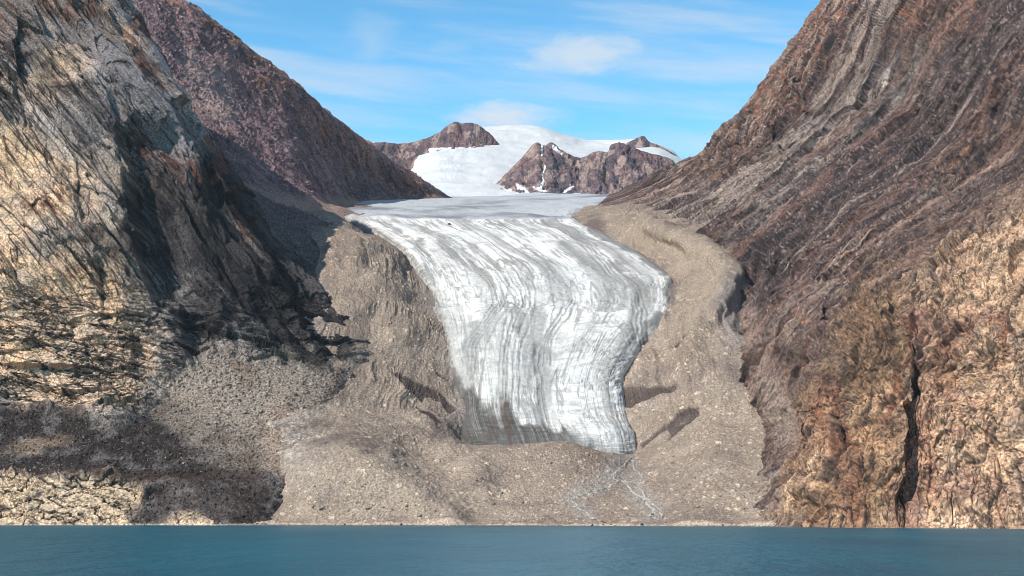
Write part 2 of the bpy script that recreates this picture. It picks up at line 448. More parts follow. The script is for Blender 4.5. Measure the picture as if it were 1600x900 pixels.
rust = np.clip(c.blob(80,318,55,20,-10) * 1.0 + c.line([(205,40),(225,90),(245,140)], 9) + c.line([(322,225),(338,280)], 6)*1.2 + c.line([(205,225),(250,255),(300,290)], 10, 1.2) + c.blob(110,10,60,25)*.9 + c.blob(20,60,30,70)*.6 + c.blob(130,430,40,8)*.7 + c.line([(350,330),(390,380)], 8)*.6 + c.blob(110,470,80,14)*.4, 0, 1)
k = mix(k, C3(.22,.10,.065), rust * sstep(-.15, .3, st2 * 1.3 + .5 * fz + .12) * .9)
k = mix(k, BROWN * 1.1, c.blob(60,20,160,60) * .45 * sstep(-.3,.3,st))
k = mix(k, DARK * 1.4, sstep(.25, .5, big2 + .4 * st) * .6 * hard * (1 - .5 * cream))
crk = np.maximum((1 - sstep(.02, .14, g2)) * lower, (1 - sstep(.02, .10, e2)) * up) * hard * (.25 + .75 * cm)
crk = np.maximum(crk, hard * cm * .7 * np.where(lower > .5, 1 - sstep(.02, .16, g3), 1 - sstep(.02, .14, e3)))
k = mix(k, DARK * 1.2, crk * .45 * (1 - slab))
k = mix(k, C3(.05,.045,.05), lines * hard * .8 * (1 - .9 * slab))
k = mix(k, C3(.055,.05,.055), np.clip(c.blob(236,340,48,110,-10) * 1.2 + c.blob(315,495,38,50) + c.blob(255,420,40,50), 0, 1) * sstep(-.35, .25, st2) * .7)  # dark shade painted into the chasm and recesses
k = mix(k, C3(.07,.062,.06), np.clip(c.line([(20,95),(60,90),(110,140),(165,190),(190,215)], 10) + c.line([(0,190),(25,150)], 10), 0, 1) * sstep(-.4, .2, st2) * .7)
crs, ces, _t = plates(X + .4 * Z, Z - .6 * X, 42, 22, 71, .9)
k = mix(k, C3(.46,.37,.26), slab * .7)
k = mix(k, DARK, slab * np.maximum(slabk, .5 * cracks(fbm(X/26 - Z/40, Z/20, Y/60, 3, .6, 30), .04)) * .9)
k = mix(k, DARK * 1.3, slab * sstep(.1, .35, fbm(X/40, Z/25, Y/60, 4, .65, 29)) * .8)
tcol = mix(np.tile(C3(.255,.235,.215), (len(X), 1)), GREY * (.55 + 1.0 * sr1[:, None]), s1 * .8)
s3, sr3 = grit(c, 3, 38)
tcol = mix(tcol, GREY * (.45 + 1.25 * sr2[:, None]), s2 * .8)
tcol = mix(tcol, GREY * (.45 + 1.3 * sr3[:, None]), s3 * .7)
tcol = mix(tcol, BROWN, sstep(0, .4, fbm(X/70, Y/70, Z/70, 3, .5, 81)) * .4)
tcol = tcol * C3(1.03, .98, .89)
tcol = mix(tcol, TAN * .9, sstep(390, 450, c.wu + 14 * fz) * sstep(610, 680, c.wv) * .9)
k = mix(k, tcol, talus)
vcol = mix(np.tile(C3(.064,.054,.050), (len(X), 1)), GREY * .8, sstep(-.08, .35, fbm(X/35, Y/35, Z/35, 4, .65, 83)) * .75)
clump = sstep(-.1, .35, fbm(X/50, Y/50, Z/50, 3, .6, 85))
s3, sr3 = grit(c, 3, 38)
vcol = mix(vcol, C3(.25,.22,.19), s1 * (sr1 > .6) * clump * .8)
vcol = mix(vcol, C3(.24,.21,.18), s2 * (sr2 > .3) * (.4 + .6 * clump) * .75)
vcol = mix(vcol, C3(.20,.17,.15), s3 * (sr3 > .25) * .7)
vcol = mix(vcol, C3(.10,.06,.048), c.line([(-60,738),(150,740),(260,742),(330,735),(430,760)], 7) * .8)
vcol = mix(vcol, CREAM * .8, c.blob(60,695,60,12,-8) * .45)
vcol = mix(vcol, C3(.14,.10,.08), sstep(.15, .45, fbm(X/28, Y/28, Z/28, 4, .65, 87)) * .6)
vcol = mix(vcol, mix(TAN[None] * .85 + 0 * vcol, vcol, .5 * s2), sstep(385, 440, c.wu + 20 * fz) * sstep(700, 660, c.wv) * .9)
k = mix(k, vcol, np.clip(terrace * (1 - talus * .7), 0, 1))
k = mix(k, mix(vcol, C3(.085,.062,.053), c.blob(320,775,130,40) * .45), mound * (.75 + .25 * sstep(-.3, .2, big2 + fz)))
k = mix(k, C3(.42,.37,.29), sstep(3.5, 1.0, D[:, 2].astype(F4)) * .6)
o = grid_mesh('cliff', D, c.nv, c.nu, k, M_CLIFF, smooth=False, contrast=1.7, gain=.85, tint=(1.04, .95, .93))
tag(o, 'steep fractured grey and cream rock cliff rising from the water on the left, with a dark boulder terrace at its foot', 'cliff', None, 'structure')
CLIFF = (c, D)

# ================================================================== mountain behind the cliff, left of the glacier
c = Surf([
 [(250,640,3450),(380,580,3420),(470,560,3380),(545,540,3320),(600,490,3420),(660,430,3700),(720,345,4300)],
 [(260,480,3650),(380,420,3560),(460,425,3500),(530,430,3450),(572,412,3650),(625,374,4120),(714,332,4900)],
 [(280,350,3950),(370,300,3880),(430,318,3880),(490,338,3900),(528,334,4330),(600,326,4950),(709,319,5300)],
 [(280,230,4200),(350,220,4250),(400,240,4350),(460,272,4450),(520,307,4950),(600,312,5400),(707,312,5700)],
 [(230,100,4450),(300,110,4550),(370,150,4650),(440,190,4750),(520,250,5120),(600,284,5480),(706,311,5750)],
 [(150,-30,4700),(265,-4,4800),(350,50,4900),(440,113,4950),(540,199,5250),(622,258,5560),(705,309.5,5800)],
 [(150,60,5400),(262,100,5500),(350,150,5500),(440,200,5500),(540,260,6000),(620,290,6300),(700,330,6500)],
], 1.2, left=(-420, -10, 150))
X, Y, Z = c.X, c.Y, c.Z
A1 = X * .6 + Y * .25 - Z * .75; B1 = X * .6 + Y * .45 + Z * .65
upper = sstep(-20, 15, (300 - c.wv) - np.clip((450 - c.wu) * -.0, 0, 0))
bench = np.clip(c.poly([(380,285),(470,308),(705,318),(712,330),(560,345),(600,380),(560,385),(500,345),(430,318)], 7, .6), 0, 1)
craggy = np.clip(c.line([(300,10),(420,90),(520,180),(640,270)], 34, 1.0), 0, 1)
r1, e1, t1 = plates(A1, B1, 150, 60, 102); r2, e2, t2 = plates(A1, B1, 55, 24, 105); r3, e3, t3 = plates(A1, B1, 22, 13, 106)
rg = fbm(A1/190, B1/60, X*0, 5, .58, 107, True)
f1, f2, rb = voro(X / 17 + Y / 60, Z / 14 + Y / 50, 13)
d = 26 * fbm(X/300, Y/300, Z/300, 3, .5, 101) + (1 - .8 * bench) * (15 * rg + 3.5 * r2 + 3 * r3 + craggy * (7 * r1 + 4 * r2 + 2 * r3))
s1, sr1 = grit(c, 14, 133); s2, sr2 = grit(c, 8, 136)
d += 2.0 * fbm(X/22, Y/22, Z/22, 3, .6, 109) + (4 * s1 + 2.2 * s2) * (1 - bench)
d *= .35 + .65 * sstep(.0, .5, np.abs(c.t - 5))
d *= np.clip(.25 + .75 * (1 - sstep(660, 705, c.u)), 0, 1)
D = c.move(d)
st = fbm(A1/220, B1/22, X*0, 5, .6, 111); big2 = fbm(X/170, Y/170, Z/170, 4, .55, 113); st2 = fbm(A1/80, B1/9, X*0, 3, .6, 115)
k = mix(np.tile(C3(.175,.125,.13), (len(X), 1)), C3(.27,.205,.19), sstep(-.1, .4, st + .4 * big2))
k = mix(k, C3(.115,.085,.095), sstep(-.1, .4, big2 + .5 * st2) * .8)
k = mix(k, C3(.28,.15,.10), np.clip(craggy * 1.0 + c.blob(470,160,100,60,40) * .5, 0, 1) * sstep(-.2, .4, fbm(X/60,Y/60,Z/60,3,.6,117)) * .85)
k = mix(k, C3(.19,.14,.14) * (.45 + 1.4 * sr1[:, None]), s1 * .5)
k = mix(k, C3(.19,.14,.14) * (.4 + 1.5 * sr2[:, None]), s2 * .6)
k = mix(k, C3(.055,.048,.06), cracks(fbm(A1/200, B1/30, X*0, 4, .6, 119), .07) * .5)
k = mix(k, C3(.06,.055,.065), sstep(.2, .5, st2 + .3 * big2) * .4)
k = mix(k, C3(.27,.23,.2), np.clip(c.line([(335,130),(350,200)], 14) + c.line([(500,260),(530,300)], 6) + c.line([(290,90),(320,180)], 8) + c.blob(330,160,40,60)*.5, 0, 1) * .45)
k = mix(k, C3(.25,.19,.15) * (1 + .25 * st[:, None]), bench)
k = mix(k, C3(.17,.13,.105), np.clip(c.line([(570,322),(705,316)], 6, 1.0, .3), 0, 1) * .7)
k = mix(k, C3(.10,.085,.085), c.line([(500,345),(560,378)], 12) * .75)
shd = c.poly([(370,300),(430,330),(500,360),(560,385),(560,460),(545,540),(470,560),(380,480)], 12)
k = mix(k, C3(.15,.135,.13), shd * .8)  # cliff's cast shadow painted as a greyer, darker slope colour
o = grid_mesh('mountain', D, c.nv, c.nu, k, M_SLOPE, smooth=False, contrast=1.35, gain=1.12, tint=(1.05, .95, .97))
tag(o, 'purple brown mountain slope with a rusty crest falling to the left edge of the glacier, behind the grey cliff', 'mountain', None, 'structure')
BACK = (c, D)

# ================================================================== right mountain
c = Surf([
 [(1160,842,2150),(1215,842,2120),(1260,842,2080),(1320,842,2040),(1400,842,1980),(1480,842,1920),(1560,842,1870),(1690,842,1800)],
 [(1165,822,2350),(1205,822.5,2285),(1260,823.3,2186),(1320,824,2105),(1400,824.6,2041),(1480,825,2000),(1560,825.6,1942),(1700,827,1818)],
 [(1190,740,2520),(1222,740,2420),(1270,740,2300),(1330,740,2180),(1400,740,2100),(1480,740,2070),(1560,740,2010),(1700,740,1890)],
 [(1200,660,2720),(1240,660,2600),(1290,660,2440),(1340,660,2290),(1405,660,2170),(1480,660,2120),(1560,660,2060),(1700,660,1940)],
 [(1150,600,2960),(1200,600,2800),(1260,600,2600),(1330,600,2400),(1405,600,2250),(1480,600,2170),(1560,600,2100),(1700,600,1980)],
 [(1080,500,3290),(1140,500,3150),(1210,500,2930),(1300,500,2650),(1390,500,2430),(1480,500,2290),(1570,500,2180),(1720,500,2040)],
 [(1080,420,3620),(1150,420,3420),(1220,420,3160),(1310,420,2870),(1400,420,2640),(1490,420,2450),(1580,420,2300),(1730,420,2120)],
 [(920,350,4330),(1020,350,4020),(1130,345,3700),(1240,340,3350),(1350,340,3020),(1460,340,2760),(1570,340,2530),(1730,340,2280)],
 [(950,308,4950),(1060,290,4500),(1160,270,4050),(1270,250,3640),(1380,240,3300),(1480,235,3050),(1590,230,2800),(1750,230,2500)],
 [(955,306,5040),(1072,272,4640),(1150,240,4350),(1235,200,4050),(1310,160,3850),(1390,120,3620),(1480,60,3350),(1720,20,3000)],
 [(958,305.5,5100),(1081,255,4750),(1133,210,4650),(1199,147,4500),(1250,74,4400),(1306,0,4300),(1420,-110,4150),(1700,-230,3700)],
 [(958,330,5600),(1082,300,5500),(1135,260,5400),(1200,200,5300),(1250,130,5200),(1308,80,5100),(1420,0,5000),(1700,-50,4800)],
], 1.2, right=(760, 0, -120))
X, Y, Z = c.X, c.Y, c.Z
# chutes and strata run up the fall line, about 40 degrees in the face
A1 = X * .77 - Y * .07 + Z * .63; B1 = .58 * (-X * .20 + Y * .92 + Z * .35)
cl = np.clip(c.poly([(1240,590),(1350,470),(1450,400),(1540,330),(1760,230),(1760,900),(1180,900),(1205,800),(1230,700)], 55, 2.6), 0, 1)   # the steep cliff by the water
ridge = np.clip(c.line([(1120,230),(1200,155),(1250,85),(1310,5)], 42, 1.0), 0, 1) + c.blob(1460,20,50,50)
ridge = np.clip(ridge, 0, 1); slope = 1 - cl
r1, e1, t1 = plates(A1, B1, 200, 46, 202); r2, e2, t2 = plates(A1, B1, 90, 19, 205); r3, e3, t3 = plates(A1, B1, 30, 8.5, 209)
q1, g1, v1 = plates(X - .4 * Y, Z + .1 * X, 60, 85, 213, .10); q2, g2, v2 = plates(X - .4 * Y, Z + .12 * X, 22, 28, 217, .10); q3, g3, v3 = plates(X - .4 * Y, Z - .1 * X, 9, 11, 218, .10)
cm = sstep(-.15, .25, fbm(X/70, Y/70, Z/70, 3, .6, 224))
rg = fbm(A1/230, B1/34, X*0, 5, .6, 219, True); rv = fbm(X/18, Y/30, Z/110, 4, .55, 221, True)
f1, f2, rb = voro(X / 8 - Y / 16, Z / 7 + Y / 18, 23)
wallp = c.poly([(1090,470),(1150,440),(1230,590),(1250,660),(1215,700),(1170,560)], 14)
gully = c.line([(1443,485),(1436,540),(1432,600),(1428,660),(1420,720),(1412,770),(1404,826)], 13, .8, .5)
butt = c.poly([(1255,640),(1300,600),(1400,560),(1425,610),(1426,700),(1405,826),(1260,826),(1290,720)], 14, .7)
overh = c.line([(1432,490),(1424,560),(1418,640),(1420,700),(1410,760)], 12, .8, .5)
d = 20 * fbm(X/260, Y/260, Z/260, 3, .5, 201)
scree = np.clip(sstep(.12, .35, fbm(A1/260, B1/40, X*0, 4, .55, 231)), 0, 1) * slope * (1 - ridge)
s1, sr1 = grit(c, 10, 233, A1, B1 / .58); s2, sr2 = grit(c, 5, 236, A1, B1 / .58)
cl1 = fbm(A1/260, B1/20, X*0, 4, .6, 261); cl2 = fbm(A1/90, B1/9, X*0, 3, .6, 262); vl = fbm(X/30 - Y/60, Y/90, Z/130, 4, .6, 263); hz_ = fbm(X/90, Y/90, Z/22, 3, .6, 265); bl = fbm(X/45, Y/45, Z/30, 4, .65, 264)
lines = slope * np.maximum(cracks(cl1, .06), .7 * cracks(cl2, .07) * cm) + cl * np.maximum(np.maximum(cracks(vl, .03) * .9, .8 * cracks(bl, .03)), .5 * cracks(hz_, .04))
b1, bt1, be1 = slabs(A1, -B1, 62, 900, 91, .7); b2, bt2, be2 = slabs(A1, -B1, 24, 520, 92, .55); b3, bt3, be3 = slabs(A1, -B1, 8, 260, 93, .45)
d += slope * (1 - .75 * scree) * (15 * (rg - .3) + 17 * b1 + 9 * b2 * (.4 + .8 * cm) + 2.6 * b3 * cm + 2.5 * r1 + 1.5 * r2 + 1.2 * cm * r3 + 5 * fbm(X/45, Y/45, Z/45, 4, .6, 273))
d += cl * sstep(690, 560, c.wv) * sstep(1450, 1400, c.wu) * (9 * b2 + 5 * b3)
rk = .3 + .7 * sstep(0, .8, np.abs(c.t - 10))
d += ridge * rk * (9 * q1 + 6 * rv + 5 * q2)
hb1, ht1, he1 = slabs(X - .4 * Y, -(Z + .08 * X), 52, 230, 96, .8); hb2, ht2, he2 = slabs(X - .4 * Y, -(Z - .05 * X), 21, 120, 97, .9); vb1, vt1, ve1 = slabs(Z, X - .45 * Y, 46, 260, 98, .8)
vl2 = cracks(fbm(X/75 - Y/150, Y/300, Z/420, 3, .55, 277), .035)
d += cl * (7 * hb1 + 3.5 * hb2 + 9 * vb1) - cl * 5 * vl2
d -= lines * 2.6
rv2 = fbm(X/34 - Y/70, Y/90, Z/170, 3, .5, 271, True)
d += cl * (11 * (rv2 - .3) + 1.5 * (rv - .3) + 8 * q1 + (1.4 + 2.6 * cm) * q2 + (.5 + 1.0 * cm) * q3)
back = np.maximum(np.maximum(c.scarp([(1448,474),(1440,540),(1436,592)], 26, 70, .5, 10, 6), c.scarp([(1437,575),(1430,640),(1423,694)], 52, 150, .5, 14, 9)), np.maximum(c.scarp([(1424,690),(1419,745),(1407,795)], 44, 130, .5, 16, 9), c.scarp([(1440,500),(1428,640),(1404,820)], 12, 160, .4, 20, 6))) - 8 * butt * cl
for pts, dep, wid in [([(1312,590),(1316,680)], 8, 22), ([(1545,480),(1548,545)], 5, 18), ([(1392,470),(1400,520)], 8, 24), ([(1290,470),(1300,520)], 10, 30), ([(1250,640),(1262,700)], 8, 24), ([(1345,650),(1350,720)], 5, 18), ([(1500,250),(1506,300)], 10, 30), ([(1205,200),(1215,240)], 12, 26), ([(1250,130),(1262,180)], 10, 26), ([(1130,480),(1140,500)], 8, 20), ([(1480,620),(1484,680)], 5, 16), ([(1560,650),(1566,720)], 5, 18)]:
    back = np.maximum(back, c.scarp(pts, dep * 2.2, wid * 1.5, 1.0, 14))
for pts, w, dep in [([(1230,570),(1310,545),(1390,520)], 5, 9), ([(1310,495),(1345,470)], 9, 14), ([(1520,235),(1500,270),(1490,300)], 7, 14), ([(1190,540),(1250,500)], 7, 10),
    ([(1340,170),(1380,150),(1420,110)], 6, 12), ([(1160,400),(1250,350),(1300,330)], 6, 11), ([(1150,460),(1200,420)], 8, 12), ([(1275,270),(1340,262)], 7, 12), ([(1210,660),(1250,640)], 6, 8), ([(1565,480),(1570,530)], 4, 6), ([(1420,640),(1395,640)], 5, 8)]:
    d -= c.line(pts, w, 1.0, 1.1) * dep
fz = fbm(X/9, Y/9, Z/9, 3, .6, 233)
d += 1.0 * fz + (2.0 * s1 + 1.0 * s2) * slope * (.35 + .65 * scree)
d *= np.clip(.15 + .85 * sstep(950, 1060, c.u), 0, 1)
d *= .12 + .88 * sstep(-6, 24, c.Z)
D = c.move(d, back * np.clip(sstep(950, 1060, c.u), 0, 1))
st = fbm(A1/240, B1/16, X*0, 5, .6, 241); st2 = fbm(A1/70, B1/6.5, X*0, 4, .62, 243); big2 = fbm(X/150, Y/150, Z/150, 4, .55, 245); vs = fbm(X/9, Y/30, Z/110, 4, .6, 247)
k = mix(np.tile(C3(.165,.12,.11), (len(X), 1)), C3(.32,.265,.23), sstep(-.05, .4, .5 * st + .3 * st2 + .5 * (bt2 - .5) + .3 * (bt3 - .5)) * .8)
k = mix(k, C3(.075,.06,.066), sstep(-.05, .3, -st + .6 * st2 + .3 * big2) * .85)
band = fbm(A1/420, B1/55, X*0, 4, .6, 267)
k = mix(k, C3(.055,.045,.052), sstep(.05, .35, band) * sstep(-.4, .2, st2 + .2) * .65)
k = mix(k, C3(.33,.27,.225), sstep(.08, .35, -band) * sstep(-.3, .3, st2) * .6)
k = mix(k, C3(.235,.135,.105), sstep(.05, .45, fbm(A1/200, B1/26, X*0, 4, .6, 249)) * .6)
grey = np.clip(c.blob(1400,140,110,50,-38) + c.blob(1280,220,120,40,-35)*.7 + c.blob(1200,330,90,30,-35)*.5, 0, 1)
k = mix(k, C3(.30,.285,.275), grey * .6 * sstep(-.3, .3, st2 + .2))
k = mix(k, C3(.07,.065,.075), grey * sstep(.1, .4, -st2) * .8)
k = mix(k, C3(.25,.13,.095), np.clip(ridge + c.blob(1340,70,110,30,-10)*.8 + c.line([(1530,180),(1590,130),(1640,80)], 16)*.8 + c.blob(1480,30,60,40), 0, 1) * sstep(-.3, .3, vs + .3 * big2) * .85)
k = mix(k, C3(.34,.24,.17), ridge * sstep(.05, .4, fbm(X/35,Y/35,Z/60,3,.6,251)) * .8)
kc = mix(np.tile(C3(.46,.36,.24), (len(X), 1)), C3(.33,.255,.18), sstep(-.25, .35, .8 * big2 + .7 * (v2 - .5) + .5 * (v3 - .5)))
kc = kc * (.84 + .32 * np.where(cm > .5, v3, v2))[:, None]
kc = mix(kc, C3(.24,.225,.195), sstep(.05, .3, fbm(X/60, Y/80, Z/45, 4, .6, 275)) * .6)
kc = mix(kc, C3(.52,.42,.30), sstep(.1, .35, fbm(X/50, Y/80, Z/50, 4, .6, 276)) * .6)
kc = mix(kc, C3(.36,.20,.13), sstep(.05, .35, fbm(X/26, Y/40, Z/60, 4, .6, 266)) * .4)
kc = mix(kc, C3(.20,.165,.135), sstep(.05, .4, fbm(A1/90, B1/20, X*0, 4, .6, 253)) * .7)
kc = mix(kc, C3(.29,.125,.08), np.clip(c.line([(1300,600),(1310,680)], 14)*1.1 + c.line([(1440,500),(1432,580)], 11) + c.line([(1290,640),(1330,740),(1330,800)], 20)*.7 + c.line([(1570,490),(1575,560)], 6) + c.line([(1485,520),(1500,640)], 16)*.6 + c.line([(1405,600),(1400,660)], 7)+c.blob(1540,500,40,14)*.5 + c.blob(1460,720,30,90)*.5, 0, 1) * sstep(-.45, .1, vs) * .85)
kc = mix(kc, C3(.46,.27,.11), np.clip(c.blob(1370,690,40,40)*.8 + c.blob(1340,470,60,25)*.5 + c.blob(1510,600,30,10) + c.blob(1350,780,60,20)*.5, 0, 1) * sstep(-.2, .3, vs + big2) * .8)
kc = mix(kc, C3(.10,.085,.08), np.clip(c.blob(1370,570,90,32,-15)*1.1 + c.blob(1390,680,22,16), 0, 1) * sstep(-.4, .2, st2) * .8)
kc = mix(kc, C3(.085,.062,.052), sstep(.12, .42, vs + .5 * st2) * .7)
kc = mix(kc, C3(.42,.34,.24), c.blob(1560,370,90,110) * .5)
kc = mix(kc, C3(.62,.55,.42), c.poly([(1215,780),(1235,750),(1290,712),(1262,760),(1240,806),(1222,806)], 5, .8) * .8)
kc = mix(kc, C3(.32,.215,.175), np.clip(c.line([(1452,500),(1450,600),(1444,700),(1428,790),(1420,826)], 11, 1, .6) + c.blob(1530,770,90,26)*.6 + c.line([(1432,790),(1420,830)], 18), 0, 1) * .9)
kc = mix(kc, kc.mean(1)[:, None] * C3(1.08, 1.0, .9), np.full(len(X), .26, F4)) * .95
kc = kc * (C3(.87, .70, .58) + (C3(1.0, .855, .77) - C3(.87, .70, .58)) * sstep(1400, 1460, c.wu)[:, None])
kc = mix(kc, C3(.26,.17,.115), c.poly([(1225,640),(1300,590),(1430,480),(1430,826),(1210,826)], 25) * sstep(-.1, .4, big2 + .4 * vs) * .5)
kc = mix(kc, DARK * 1.4, vl2 * .7)
kc = kc * (.82 + .36 * ht1 * .6 + .36 * vt1 * .4)[:, None]
kc = mix(kc, DARK * 1.5, np.maximum(1 - sstep(.02, .08, g2), .5 * (1 - sstep(.02, .12, g3))) * .5 * (.2 + .8 * cm))
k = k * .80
pn = fbm(A1/90, B1/30, X*0, 4, .65, 281); pn2 = fbm(X/30, Y/30, Z/30, 4, .65, 283)
k = mix(k, C3(.30,.13,.075), np.clip(ridge + c.blob(1235,110,60,90,35) + c.blob(1480,25,70,45), 0, 1) * sstep(-.05, .3, pn2 + .4 * vs) * .75)
k = mix(k, C3(.36,.26,.18), np.clip(ridge + c.blob(1210,150,50,60,40), 0, 1) * sstep(.1, .35, -pn2 + .3 * vs) * .7)
k = mix(k, C3(.33,.29,.255), np.clip(c.blob(1390,150,120,45,-38) + c.blob(1240,250,150,40,-38) + c.blob(1080,330,130,22,-30)*.8, 0, 1) * sstep(-.1, .25, pn) * .75)
k = mix(k, C3(.055,.047,.058), np.clip(c.blob(1360,215,140,22,-38) + c.blob(1250,330,170,30,-38) + c.blob(1130,420,60,25,-20) + c.blob(1150,225,60,14,-42), 0, 1) * sstep(-.15, .2, -pn + .3 * pn2) * .75)
k = mix(k, C3(.33,.17,.085), np.clip(c.blob(1250,500,130,34,-38) + c.blob(1370,400,120,34,-36) + c.blob(1500,250,110,24,-36), 0, 1) * sstep(0, .3, pn2 + .4 * pn) * .75)
k = mix(k, C3(.40,.31,.205), np.clip(c.blob(1300,470,150,50,-38) + c.blob(1500,240,60,26,-30), 0, 1) * sstep(.08, .32, -pn2 + .3 * pn) * .7)
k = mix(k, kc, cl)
k = mix(k, C3(.06,.052,.058), np.maximum(1 - sstep(.02, .10, e2), .8 * (1 - sstep(.02, .12, e3))) * slope * .6)
k = mix(k, C3(.23,.185,.16), scree * .5 * sstep(1500, 1150, c.wu))
k = mix(k, C3(.05,.04,.047), (sstep(.72, .85, bt1) + sstep(.8, .9, bt2)) * .6 * sstep(-.5, .2, st2) * slope)
k = mix(k, C3(.20,.10,.075), sstep(.3, .22, bt2) * sstep(.12, .2, bt2) * .4 * slope * sstep(-.3, .3, st2))
lay = .6 * (bt3 - .5) + .7 * (bt2 - .5) + .5 * st2
k = mix(k, C3(.285,.235,.20), sstep(.15, .42, lay) * slope * .7)
k = mix(k, C3(.06,.048,.054), sstep(.12, .4, -lay) * slope * .7)
k = mix(k, C3(.21,.115,.085), (np.abs(bt1 - .3) < .13) * slope * .45 * sstep(-.4, .2, st))
k = mix(k, C3(.045,.038,.044), lines * .75)
k = mix(k, C3(.20,.16,.14) * (.45 + 1.15 * sr1[:, None]), s1 * .55 * slope)
k = mix(k, C3(.20,.16,.14) * (.4 + 1.3 * sr2[:, None]), s2 * .6 * slope)
k = mix(k, C3(.24,.18,.155), wallp * .8)
k = mix(k, C3(.235,.195,.165), c.poly([(1205,650),(1190,600),(1215,590),(1245,650),(1250,690),(1225,700)], 8) * .8)
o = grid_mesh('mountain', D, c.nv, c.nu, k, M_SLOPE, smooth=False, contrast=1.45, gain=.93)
tag(o, 'huge brown mountainside with slanting rock bands right of the glacier, ending in a cream and rusty cliff at the water', 'mountain', None, 'structure')
RIGHT = (c, D)

# ================================================================== moraine and valley floor
CR = [
 [(330,842,2440),(420,842,2440),(500,842,2440),(580,842,2440),(680,842,2430),(780,842,2420),(880,842,2400),(980,842,2390),(1080,842,2360),(1180,842,2300),(1300,842,2250)],
 [(330,822,2620),(420,821,2580),(500,820.7,2550),(580,820.8,2530),(680,821,2500),(780,821.2,2470),(880,821.6,2410),(980,822,2353),(1080,822.2,2325),(1180,822.4,2300),(1300,823,2222)],
 [(330,815,2650),(420,809,2628),(500,806,2580),(580,806,2560),(680,809,2530),(780,813,2510),(880,814,2460),(980,813,2420),(1080,812,2390),(1180,808,2370),(1300,806,2300)],
 [(330,790,2730),(420,774,2700),(500,758,2610),(580,756,2600),(680,772,2600),(780,784,2600),(880,785,2570),(980,788,2540),(1080,775,2500),(1180,768,2460),(1300,765,2400)],
 [(330,730,2850),(420,720,2780),(480,708,2710),(560,706,2680),(680,735,2690),(780,750,2690),(880,740,2680),(980,755,2670),(1080,730,2620),(1180,725,2570),(1300,720,2500)],
 [(360,690,2890),(430,682,2835),(490,690,2775),(560,692,2760),(670,704,2790),(770,711,2800),(875,697,2795),(985,724,2785),(1070,690,2770),(1170,680,2700),(1290,680,2600)],
 [(370,672,2860),(440,665,2830),(505,672,2820),(570,672,2810),(665,678,2870),(745,690,2985),(865,708,2975),(990,706,2900),(1066,670,2830),(1165,665,2760),(1280,665,2660)],
 [(380,650,2900),(460,645,2860),(520,645,2895),(580,650,2920),(660,650,2960),(734,655,3000),(850,668,3060),(974,662,2995),(1060,650,2900),(1150,645,2820),(1260,650,2750)],
 [(420,600,2950),(490,600,2975),(540,600,2985),(600,600,3010),(665,600,3045),(724,606,3078),(850,620,3130),(965,612,3075),(1040,600,2990),(1130,595,2920),(1240,600,2850)],
 [(450,550,3040),(510,550,3060),(545,550,3075),(600,550,3098),(655,550,3128),(708,556,3158),(850,570,3220),(993,556,3155),(1060,550,3080),(1120,545,3020),(1220,550,2960)],
 [(470,500,3130),(520,500,3150),(555,498,3170),(600,500,3190),(650,500,3222),(696,506,3258),(860,520,3330),(1020,506,3255),(1070,500,3180),(1122,490,3110),(1200,505,3120)],
 [(480,462,3260),(530,462,3275),(560,455,3290),(595,452,3310),(640,460,3360),(675,462,3412),(860,475,3500),(1044,462,3410),(1090,455,3320),(1136,440,3230),(1190,460,3280)],
 [(500,400,3480),(540,400,3430),(568,392,3490),(592,396,3530),(618,402,3610),(646,408,3692),(830,420,3780),(1022,408,3680),(1060,400,3590),(1118,398,3460),(1190,410,3500)],
 [(470,355,3780),(510,352,3760),(545,355,3800),(562,362,4010),(580,367,4080),(600,372,4130),(770,385,4040),(938,364,3960),(985,358,3850),(1040,358,3750),(1120,360,3740)],
 [(450,332,4000),(480,330,4050),(505,330,4190),(520,333,4280),(533,338,4350),(548,342,4400),(720,360,4350),(900,342,4230),(940,338,4150),(985,335,4050),(1060,335,3980)],
 [(420,318,4600),(450,318,4650),(475,318,4680),(495,319,4820),(505,320,4880),(515,323,4930),(720,345,4950),(915,326,4760),(945,322,4700),(985,318,4600),(1040,315,4500)],
 [(440,306,6400),(480,306,6400),(520,307,6400),(560,308,6400),(600,309,6400),(640,310,6400),(760,316,6500),(940,309,6300),(980,308,6200),(1010,307,6100),(1040,306,6000)],
]
for i_ in range(7, 14):
    x_, y_, z_ = CR[i_][7]; CR[i_][7] = (x_, y_, z_ - 22)
c = Surf(CR, 1.15)
X, Y, Z = c.X, c.Y, c.Z
s1, sr1 = grit(c, 12, 43); s2, sr2 = grit(c, 6, 46); s3, sr3 = grit(c, 3.2, 48)
rill = fbm((X + .35 * Y) / 22, Z / 130, X * 0, 4, .55, 301, True)
lft = sstep(760, 720, c.u); rgt = sstep(960, 1000, c.u)
# gullies run down the moraine walls to the ice
down = np.where(c.u < 800, X * .8 + Z * .75, X * .8 - Z * .75).astype(F4)
acr = np.where(c.u < 800, X * .45 - Z * .6 + Y * .35, -X * .45 - Z * .6 + Y * .35).astype(F4)
wv_ = 10 * fbm(X/70, Y/70, Z/70, 3, .5, 302)
gl = fbm((down + wv_) / 150, (acr + wv_) / 19, X * 0, 4, .55, 303, True)
walls = np.clip(lft * sstep(660, 620, c.v) + rgt * sstep(690, 640, c.v), 0, 1)
d = 7 * fbm(X/170, Y/170, Z/170, 3, .5, 305) + 6.0 * walls * gl * (.35 + sstep(-.2, .3, fbm(X/90, Y/90, Z/90, 2, .5, 304))) + 1.0 * (1 - walls) * rill + 1.5 * fbm(X/25, Y/25, Z/25, 3, .6, 307)
d += 1.1 * fbm(X/6, Y/6, Z/6, 3, .65, 309) + 2.0 * s1 * (sr1 > .8) + 1.0 * s2 * (sr2 > .55) + .5 * s3
